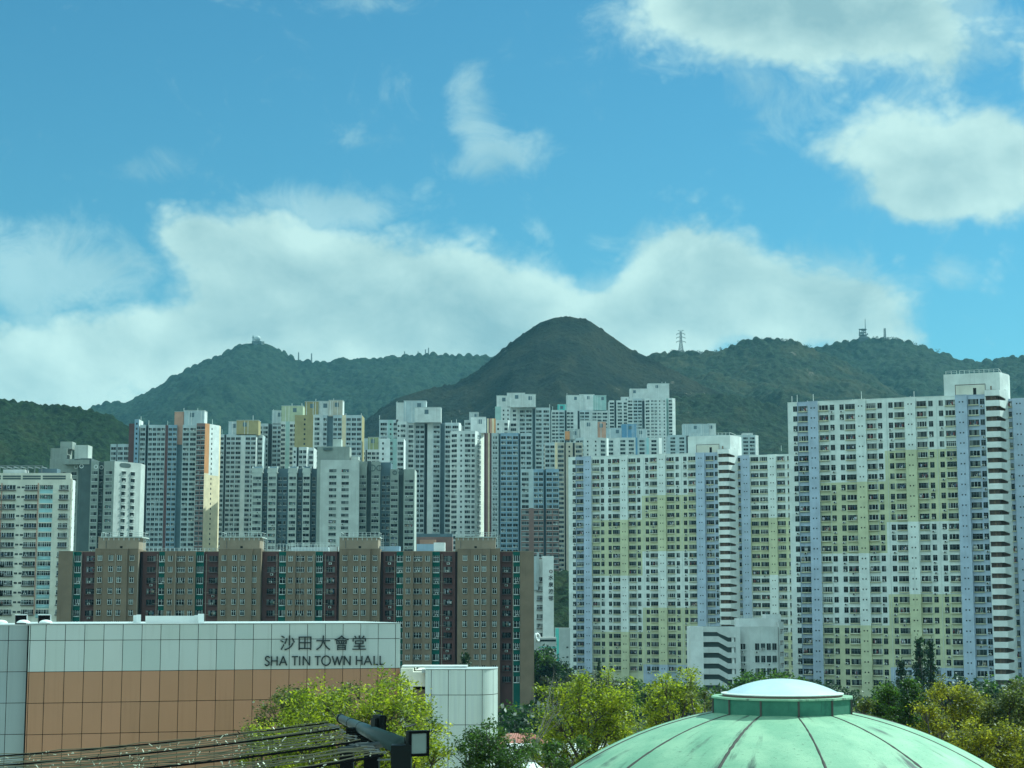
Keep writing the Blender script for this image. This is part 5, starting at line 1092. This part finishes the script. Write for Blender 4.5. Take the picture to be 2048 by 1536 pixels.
def dish_tower():
    D = 3700; s = D / F; p = at(1726, 679, D); root = thing('radio_tower', 'stubby radio tower ringed with dishes and a tall mast on the right ridge', 'radio tower', p)
    b = MB(); b.box(-9 * s, 11 * s, -6, 8, -14, 3 * s, 'concrete_dark'); b.box(-7 * s, 8 * s, -5, 7, 3 * s, 6 * s, 'mast_grey'); b.build('base', root)
    b = MB()
    for x in (-6.5, -2, 2, 5.5): b.tube([(x * s, 0, 5 * s), (x * s, 0, 22 * s)], .8, 'mast_grey', 6)
    b.lathe([(8.4 * s, 8 * s), (8.6 * s, 9 * s), (.1, 9.4 * s)], 'mast_grey', 20); b.lathe([(8.2 * s, 20 * s), (8.2 * s, 21 * s), (.1, 21.5 * s)], 'mast_grey', 20); b.lathe([(7 * s, 14 * s), (7 * s, 14.6 * s), (.1, 15 * s)], 'mast_grey', 20); b.build('platform', root)
    dr = random.Random(2)
    for k in range(11):
        x, z = dr.uniform(-8, 8) * s, dr.choice([10, 11, 12.5, 17, 18]) * s; r_ = dr.uniform(1.2, 2.2) * s; b = MB(); n = 12
        b.add([(x + r_ * math.cos(2 * math.pi * i / n), -7 - dr.random(), z + r_ * math.sin(2 * math.pi * i / n)) for i in range(n)] + [(x, -4.5, z)], [tuple(range(n))] + [(i, n, (i + 1) % n) for i in range(n)], 'mast_grey'); b.build('dish', root)
    b = MB(); b.tube([(5.3 * s, 0, 20 * s), (5.3 * s, 0, 42 * s)], [.9, .6], 'mast_grey', 6); b.build('mast', root)
dish_tower()
# ------------------------------------------------------------------ trees
def leaf_mat(name, cols, glow, trans=.55):
    m, w, b = new_mat(name); g = w.add('ShaderNodeNewGeometry'); r = w.add('ShaderNodeValToRGB'); els = r.color_ramp.elements
    while len(els) < len(cols): els.new(.5)
    for i, c in enumerate(cols): els[i].position = i / max(1, len(cols) - 1); els[i].color = (*c, 1)
    n = w.noise(obco(w), .7, 3, .6)
    w.l.new(w.math('ADD', w.math('MULTIPLY', g.outputs['Random Per Island'], .55), w.math('MULTIPLY', w.ramp(n, .3, .7), .45)), r.inputs[0])
    w.l.new(r.outputs[0], b.inputs['Base Color']); b.inputs['Roughness'].default_value = .45; b.inputs['Specular IOR Level'].default_value = .35
    t = w.add('ShaderNodeBsdfTranslucent'); w.l.new(w.mix(1.0, r.outputs[0], glow, 'MULTIPLY'), t.inputs[0])
    mx = w.add('ShaderNodeMixShader'); mx.inputs[0].default_value = trans; w.l.new(b.outputs[0], mx.inputs[1]); w.l.new(t.outputs[0], mx.inputs[2]); w.l.new(mx.outputs[0], w.n['Material Output'].inputs[0])
leaf_mat('leaf_bright', [(.024, .040, .005), (.095, .125, .010), (.23, .255, .018), (.42, .41, .045)], (2.1, 2.1, 1.1))
leaf_mat('leaf_yellow', [(.030, .042, .008), (.095, .108, .012), (.205, .205, .020), (.36, .33, .035)], (2.1, 2.0, 1.1))
leaf_mat('leaf_olive', [(.030, .042, .014), (.060, .078, .022), (.105, .120, .035), (.20, .20, .07)], (1.9, 1.9, 1.1))
leaf_mat('leaf_mid', [(.014, .032, .010), (.032, .062, .014), (.060, .100, .020), (.11, .15, .03)], (1.8, 1.9, 1.0))
leaf_mat('leaf_dark', [(.008, .020, .010), (.014, .034, .014), (.026, .052, .018), (.045, .075, .025)], (1.5, 1.6, 1.0), .3)
leaf_mat('leaf_brown', [(.022, .030, .014), (.040, .046, .020), (.062, .064, .028), (.085, .078, .036)], (1.5, 1.5, 1.0), .3)
plain('bark', (.055, .045, .035), .9); plain('bark_pale', (.20, .18, .15), .9)

def leaves(rs, centers, radii, per, size, mat, name, flat=.75, droop=.0, long=1.9):
    n = len(centers); C = np.repeat(centers, per, 0); Rr = np.repeat(radii, per)
    off = rs.normal(size=(n * per, 3)) * (.52, .52, .40) * Rr[:, None]
    P = C + off
    nrm = rs.normal(size=P.shape); nrm[:, 2] = np.abs(nrm[:, 2]) + flat; nrm /= np.linalg.norm(nrm, axis=1)[:, None]
    ax = rs.normal(size=P.shape); ax[:, 2] -= droop; ax -= (ax * nrm).sum(1)[:, None] * nrm; ax /= np.linalg.norm(ax, axis=1)[:, None] + 1e-6
    bx = np.cross(nrm, ax); L = (size * rs.uniform(.6, 1.35, len(P)))[:, None]; Wd = L / long
    V = np.stack([P - ax * L * .5, P + bx * Wd * .5 - nrm * L * .06, P + ax * L * .5, P - bx * Wd * .5 - nrm * L * .06], 1).reshape(-1, 3)
    return bulk_mesh(name, V, np.arange(len(P) * 4).reshape(-1, 4), [mat], None)
def tree_meshes(seed, h, w, crown=.30, lobes=10, clumps=9, per=40, leaf=.2, mat='leaf_bright', bark='bark', shape='round', clump_r=.5, droop=.2, sparse=0.0):
    """one tree of height h: trunk with limbs, and a crown of leaf clumps carried on lobes at the limb ends"""
    rs = np.random.RandomState(seed); b = MB(); z0 = h * crown; tr = h * .018 + .05
    top = Vector((rs.uniform(-.06, .06) * w, rs.uniform(-.06, .06) * w, h * .78)); fork = Vector((rs.uniform(-.03, .03) * w, rs.uniform(-.03, .03) * w, z0))
    b.tube([(0, 0, -.3), fork * .5 + Vector((.03 * w, 0, 0)), fork, fork.lerp(top, .5), top], [tr * 1.25, tr, tr * .85, tr * .5, tr * .15], 'bark' if bark is None else bark, 8)
    cs, cr = [], []
    for i in range(lobes):
        a = 2.4 * i + rs.uniform(-.4, .4); f = (i + .5) / lobes
        if shape == 'round': ze = z0 + (h - z0) * (.18 + .74 * f); rad = w / 2 * math.sqrt(max(.05, 1 - ((ze - z0 - (h - z0) * .42) / ((h - z0) * .62)) ** 2)) * rs.uniform(.55, .92)
        elif shape == 'spire': ze = z0 + (h - z0) * (.04 + .94 * f); rad = w / 2 * (1 - f) ** .7 * rs.uniform(.5, 1.0)
        else: ze = z0 + (h - z0) * (.30 + .62 * rs.rand()); rad = w / 2 * rs.uniform(.2, .95)
        e = Vector((rad * math.cos(a), rad * math.sin(a), ze)); s = fork.lerp(top, max(0, min(.95, (ze - z0) / (h * .9) - .15)))
        mid = s.lerp(e, .55) + Vector((0, 0, .05 * h * rs.uniform(-.2, .5)))
        b.tube([s, mid, e], [tr * .42, tr * .26, tr * .08], bark, 6)
        lr = w * (.19 if shape == 'round' else .12) * rs.uniform(.75, 1.3)
        for j in range(clumps):
            v = rs.normal(size=3); v /= np.linalg.norm(v); v[2] = v[2] * .75 + .12
            c = np.array(e) + v * lr * rs.uniform(.55, 1.05)
            if rs.rand() < sparse: continue
            cs.append(c); cr.append(clump_r * rs.uniform(.6, 1.3))
            if j % 2 == 0: b.tube([mid.lerp(e, .6), Vector(c)], [tr * .14, tr * .05], bark, 4)
    return b.mesh('trunk', True), leaves(rs, np.array(cs), np.array(cr), per, leaf, mat, 'crown', droop=droop)
def put_tree(label, px, D, meshes, zg, group=None, s=(1, 1, 1), rz=0.0, name='tree', cat='tree', dx=0.0):
    p = at(px, 1400, D); r_ = thing(name, label, cat, (p.x + dx, D, zg), group, rz); r_.scale = s
    for nm, me in zip(('trunk', 'crown'), meshes): link(bpy.data.objects.new(nm, me), r_)
    return r_
ZP = 12.0                                           # plaza level
def near(label, px, ytop, D, wpx, seed, **k):
    h = Z(ytop, D) - ZP; return put_tree(label, px, D, tree_meshes(seed, h, wpx * D / F, **k), ZP)
near('bright yellow green bushy tree in front of the brown town hall panels', 700, 1372, 86, 345, 11, mat='leaf_bright', lobes=32, clumps=15, per=85, leaf=.17, clump_r=.55, crown=.40, droop=.5)
near('olive leaved tree with a tall tip left of the bright bushy tree', 610, 1352, 92, 190, 12, mat='leaf_olive', lobes=20, clumps=11, per=60, leaf=.17, clump_r=.42, crown=.40, shape='loose', sparse=.2)
near('small olive tree reaching lowest beside the light strings', 515, 1420, 90, 90, 13, mat='leaf_olive', lobes=9, clumps=8, per=40, leaf=.16, clump_r=.35, crown=.5)
near('thin dark twigged tree rising in front of the right end of the town hall', 760, 1340, 94, 150, 14, mat='leaf_olive', lobes=13, clumps=8, per=34, leaf=.15, clump_r=.34, crown=.40, shape='loose', sparse=.3)
near('open darker tree in front of the white hall wing and its dark doorway', 826, 1372, 93, 120, 15, mat='leaf_mid', lobes=13, clumps=8, per=38, leaf=.16, clump_r=.36, crown=.40, shape='loose', sparse=.2)
near('bright drooping tree below the floodlight at the pole', 830, 1440, 82, 120, 26, mat='leaf_bright', lobes=11, clumps=9, per=46, leaf=.18, clump_r=.42, crown=.45, droop=.6)
near('dark green bushy tree in front of the rounded hall end', 985, 1450, 92, 165, 16, mat='leaf_mid', lobes=24, clumps=11, per=70, leaf=.17, clump_r=.40, crown=.38)
near('large yellow green tree left of the green dome', 1182, 1352, 108, 205, 17, mat='leaf_bright', lobes=30, clumps=12, per=62, leaf=.20, clump_r=.55, crown=.28, droop=.4)
near('yellow green tree touching the left shoulder of the green dome', 1345, 1340, 118, 140, 18, mat='leaf_bright', lobes=22, clumps=11, per=56, leaf=.19, clump_r=.46, crown=.30, droop=.3)
near('sparse light tree just left of the skylight ring', 1412, 1362, 112, 80, 19, mat='leaf_olive', lobes=11, clumps=7, per=36, leaf=.2, clump_r=.42, crown=.35, shape='loose', sparse=.25)
near('low dark tree with reddish tips right of the skylight ring', 1715, 1378, 104, 80, 20, mat='leaf_olive', lobes=11, clumps=9, per=46, leaf=.2, clump_r=.42, crown=.3)
near('mid green tree between the dome and the tall feathery trees', 1790, 1352, 108, 110, 21, mat='leaf_mid', lobes=22, clumps=12, per=75, leaf=.18, clump_r=.45, crown=.3)
near('golden yellow tree right of the green dome', 1925, 1350, 106, 160, 22, mat='leaf_yellow', lobes=26, clumps=12, per=56, leaf=.18, clump_r=.46, crown=.25, droop=.3)
near('small golden tree at the left of the larger golden tree', 1868, 1390, 100, 90, 23, mat='leaf_yellow', lobes=13, clumps=9, per=46, leaf=.18, clump_r=.40, crown=.3)
near('green yellow tree at the right edge beside the golden tree', 2018, 1362, 104, 120, 24, mat='leaf_olive', lobes=22, clumps=12, per=65, leaf=.19, clump_r=.46, crown=.3)
near('low bushy golden tree under the right edge trees', 1985, 1448, 86, 190, 25, mat='leaf_yellow', lobes=24, clumps=12, per=65, leaf=.17, clump_r=.42, crown=.45)
near('low dark bush tree between the bare tree and the large yellow green tree', 1110, 1472, 98, 110, 27, mat='leaf_mid', lobes=11, clumps=8, per=40, leaf=.18, clump_r=.40, crown=.4, shape='loose')
# bare tree
bt = put_tree('bare pale branched tree beside the rounded hall end', 1010, 98, (), ZP); b = MB(); br = random.Random(5); hT = Z(1395, 98) - ZP
def branch(p, d_, L_, rad, lev):
    q = p + d_ * L_ * .5 + Vector((br.uniform(-.1, .1), br.uniform(-.1, .1), .05)) * L_; e = q + d_ * L_ * .5 + Vector((0, 0, .12 * L_)); b.tube([p, q, e], [rad, rad * .8, rad * .5], 'bark_pale' if lev else 'bark', 6, False)
    if lev < 4:
        for _ in range(br.choice([2, 3])): d2 = (d_ + Vector((br.uniform(-.8, .8), br.uniform(-.6, .6), br.uniform(-.1, .5)))).normalized(); branch(e if br.random() < .6 else q, d2, L_ * br.uniform(.55, .8), rad * .5, lev + 1)
branch(Vector((0, 0, 0)), Vector((.05, 0, 1)), hT * .42, .15, 0); b.build('branches', bt)

# belt of trees at the foot of the estates
belt = {'dark': [tree_meshes(40 + i, 10, 8, mat='leaf_dark', lobes=13, clumps=8, per=30, leaf=.55, clump_r=.9, crown=.2) for i in range(3)],
        'mid': [tree_meshes(50 + i, 10, 8.5, mat='leaf_mid', lobes=13, clumps=8, per=30, leaf=.55, clump_r=.9, crown=.2) for i in range(3)],
        'brown': [tree_meshes(60 + i, 10, 9, mat='leaf_brown', lobes=13, clumps=8, per=30, leaf=.5, clump_r=.9, crown=.2) for i in range(2)],
        'spire': [tree_meshes(70, 10, 3.2, mat='leaf_dark', lobes=30, clumps=5, per=22, leaf=.34, clump_r=.36, crown=.06, shape='spire', sparse=.15)]}
tr = random.Random(12)
def belt_tree(kind, px, ytop, D, label, group, wk=1.0):
    h = Z(ytop + 2, D) * .92; s = h / 10; put_tree(label, px, D, tr.choice(belt[kind]), 0, group, (s * wk, s * wk, s), tr.uniform(0, 6))
for px, yt, kind in ((1074, 1282, 'dark'), (1090, 1292, 'mid'), (1104, 1306, 'dark'), (1120, 1322, 'dark'), (1136, 1338, 'dark'), (1082, 1320, 'mid'), (1100, 1345, 'brown')):
    belt_tree(kind, px, yt, 470 + tr.uniform(-10, 25), 'dark green tree on the slope between the brown slab and the lavender slab', 'slope trees beside the brown slab', .9)
for px, yt, kind in ((1150, 1344, 'brown'), (1172, 1338, 'brown'), (1196, 1346, 'brown'), (1222, 1352, 'brown'), (1250, 1352, 'mid'), (1275, 1356, 'dark'), (1302, 1360, 'dark'), (1330, 1358, 'dark'), (1360, 1352, 'dark'), (1388, 1358, 'mid'), (1240, 1376, 'dark'), (1210, 1380, 'brown')):
    belt_tree(kind, px, yt, 385 + tr.uniform(-30, 30), 'rounded belt tree at the foot of the farther lavender slab', 'belt trees under the farther slab')
for px, yt, kind in ((1004, 1408, 'dark'), (1030, 1402, 'dark'), (1056, 1396, 'mid'), (1016, 1432, 'dark'), (1048, 1428, 'brown'), (1080, 1404, 'dark')):
    belt_tree(kind, px, yt, 250 + tr.uniform(-15, 15), 'dark bushy tree at the right foot of the brown slab', 'bushy trees at the foot of the brown slab')
for px, yt, kind in ((1492, 1342, 'mid'), (1516, 1336, 'mid'), (1545, 1338, 'mid'), (1574, 1334, 'mid'), (1600, 1342, 'dark'), (1626, 1352, 'dark'), (1650, 1358, 'dark'), (1676, 1372, 'dark'), (1530, 1362, 'dark'), (1588, 1366, 'dark')):
    belt_tree(kind, px, yt, 350 + tr.uniform(-20, 20), 'dense belt tree directly behind the skylight of the dome', 'belt trees behind the dome')
for px, yt, kind in ((1700, 1378, 'dark'), (1735, 1385, 'dark'), (1770, 1375, 'dark'), (1800, 1362, 'dark'), (1900, 1356, 'dark'), (1935, 1350, 'dark'), (1968, 1352, 'dark'), (2000, 1348, 'mid'), (2030, 1350, 'dark'), (2062, 1346, 'dark')):
    belt_tree(kind, px, yt, 330 + tr.uniform(-20, 20), 'dark belt tree at the foot of the nearer lavender slab', 'belt trees under the nearer slab')
def tall(label, px, yt, D, wk, nm='conifer_tree'):
    h = Z(yt, D); s = h / 10; put_tree(label, px, D, belt['spire'][0], 0, None, (s * wk, s * wk, s), tr.uniform(0, 6), nm)
tall('narrow dark cypress in front of the brown slab above the rounded hall wing', 932, 1308, 260, .60); tall('slim cypress at the foot of the farther lavender slab', 1199, 1322, 390, .45)
tall('tallest feathery dark tree before the nearer slab', 1842, 1276, 300, .62); tall('second feathery dark tree touching the tallest one on its right', 1864, 1282, 306, .50); tall('shorter feathery tree left of the two tallest feathery trees', 1804, 1322, 300, .6)

# thin line of trees along the far crest
def crest():
    rs = np.random.RandomState(8); cs, cr = [], []
    for px, py, D in [(px, np.interp(px, [1300, 1320, 1350, 1400, 1440, 1480, 1530, 1580, 1620], [714, 710, 706, 709, 703, 688, 679, 685, 698]), 3150) for px in list(rs.uniform(1305, 1485, 34)) + list(rs.uniform(1485, 1620, 26))] + [(px, np.interp(px, [1650, 1700, 1730, 1790, 1840, 1900], [693, 685, 678, 680, 693, 713]), 3700) for px in rs.uniform(1650, 1890, 44)]:
        p = at(px, py, D); hh = rs.uniform(3, 9)
        for k in range(5): cs.append((p.x + rs.normal() * 2.2, D + rs.normal() * 3, p.z - 2 + hh * (.35 + .65 * rs.rand()))); cr.append(rs.uniform(1.6, 3.0))
    me = leaves(rs, np.array(cs), np.array(cr), 16, 1.7, 'leaf_dark', 'crest_trees'); o = link(bpy.data.objects.new('crest_trees', me)); o['kind'] = 'stuff'
crest()

# ------------------------------------------------------------------ air between the camera and the hills
m = bpy.data.materials.new('haze_air'); m.use_nodes = True; w = NT(m.node_tree); w.n.clear(); MATS['haze_air'] = m
out = w.add('ShaderNodeOutputMaterial'); pvn = w.add('ShaderNodeVolumePrincipled'); pvn.inputs['Color'].default_value = (.38, .72, .95, 1); pvn.inputs['Density'].default_value = 4.0e-5; pvn.inputs['Anisotropy'].default_value = .1
w.l.new(pvn.outputs[0], out.inputs['Volume'])
b = MB(); b.box(-8300, 8300, -1500, 8300, -1.5, 720, 'haze_air'); hz = b.build('haze'); hz['kind'] = 'stuff'; hz.visible_shadow = True
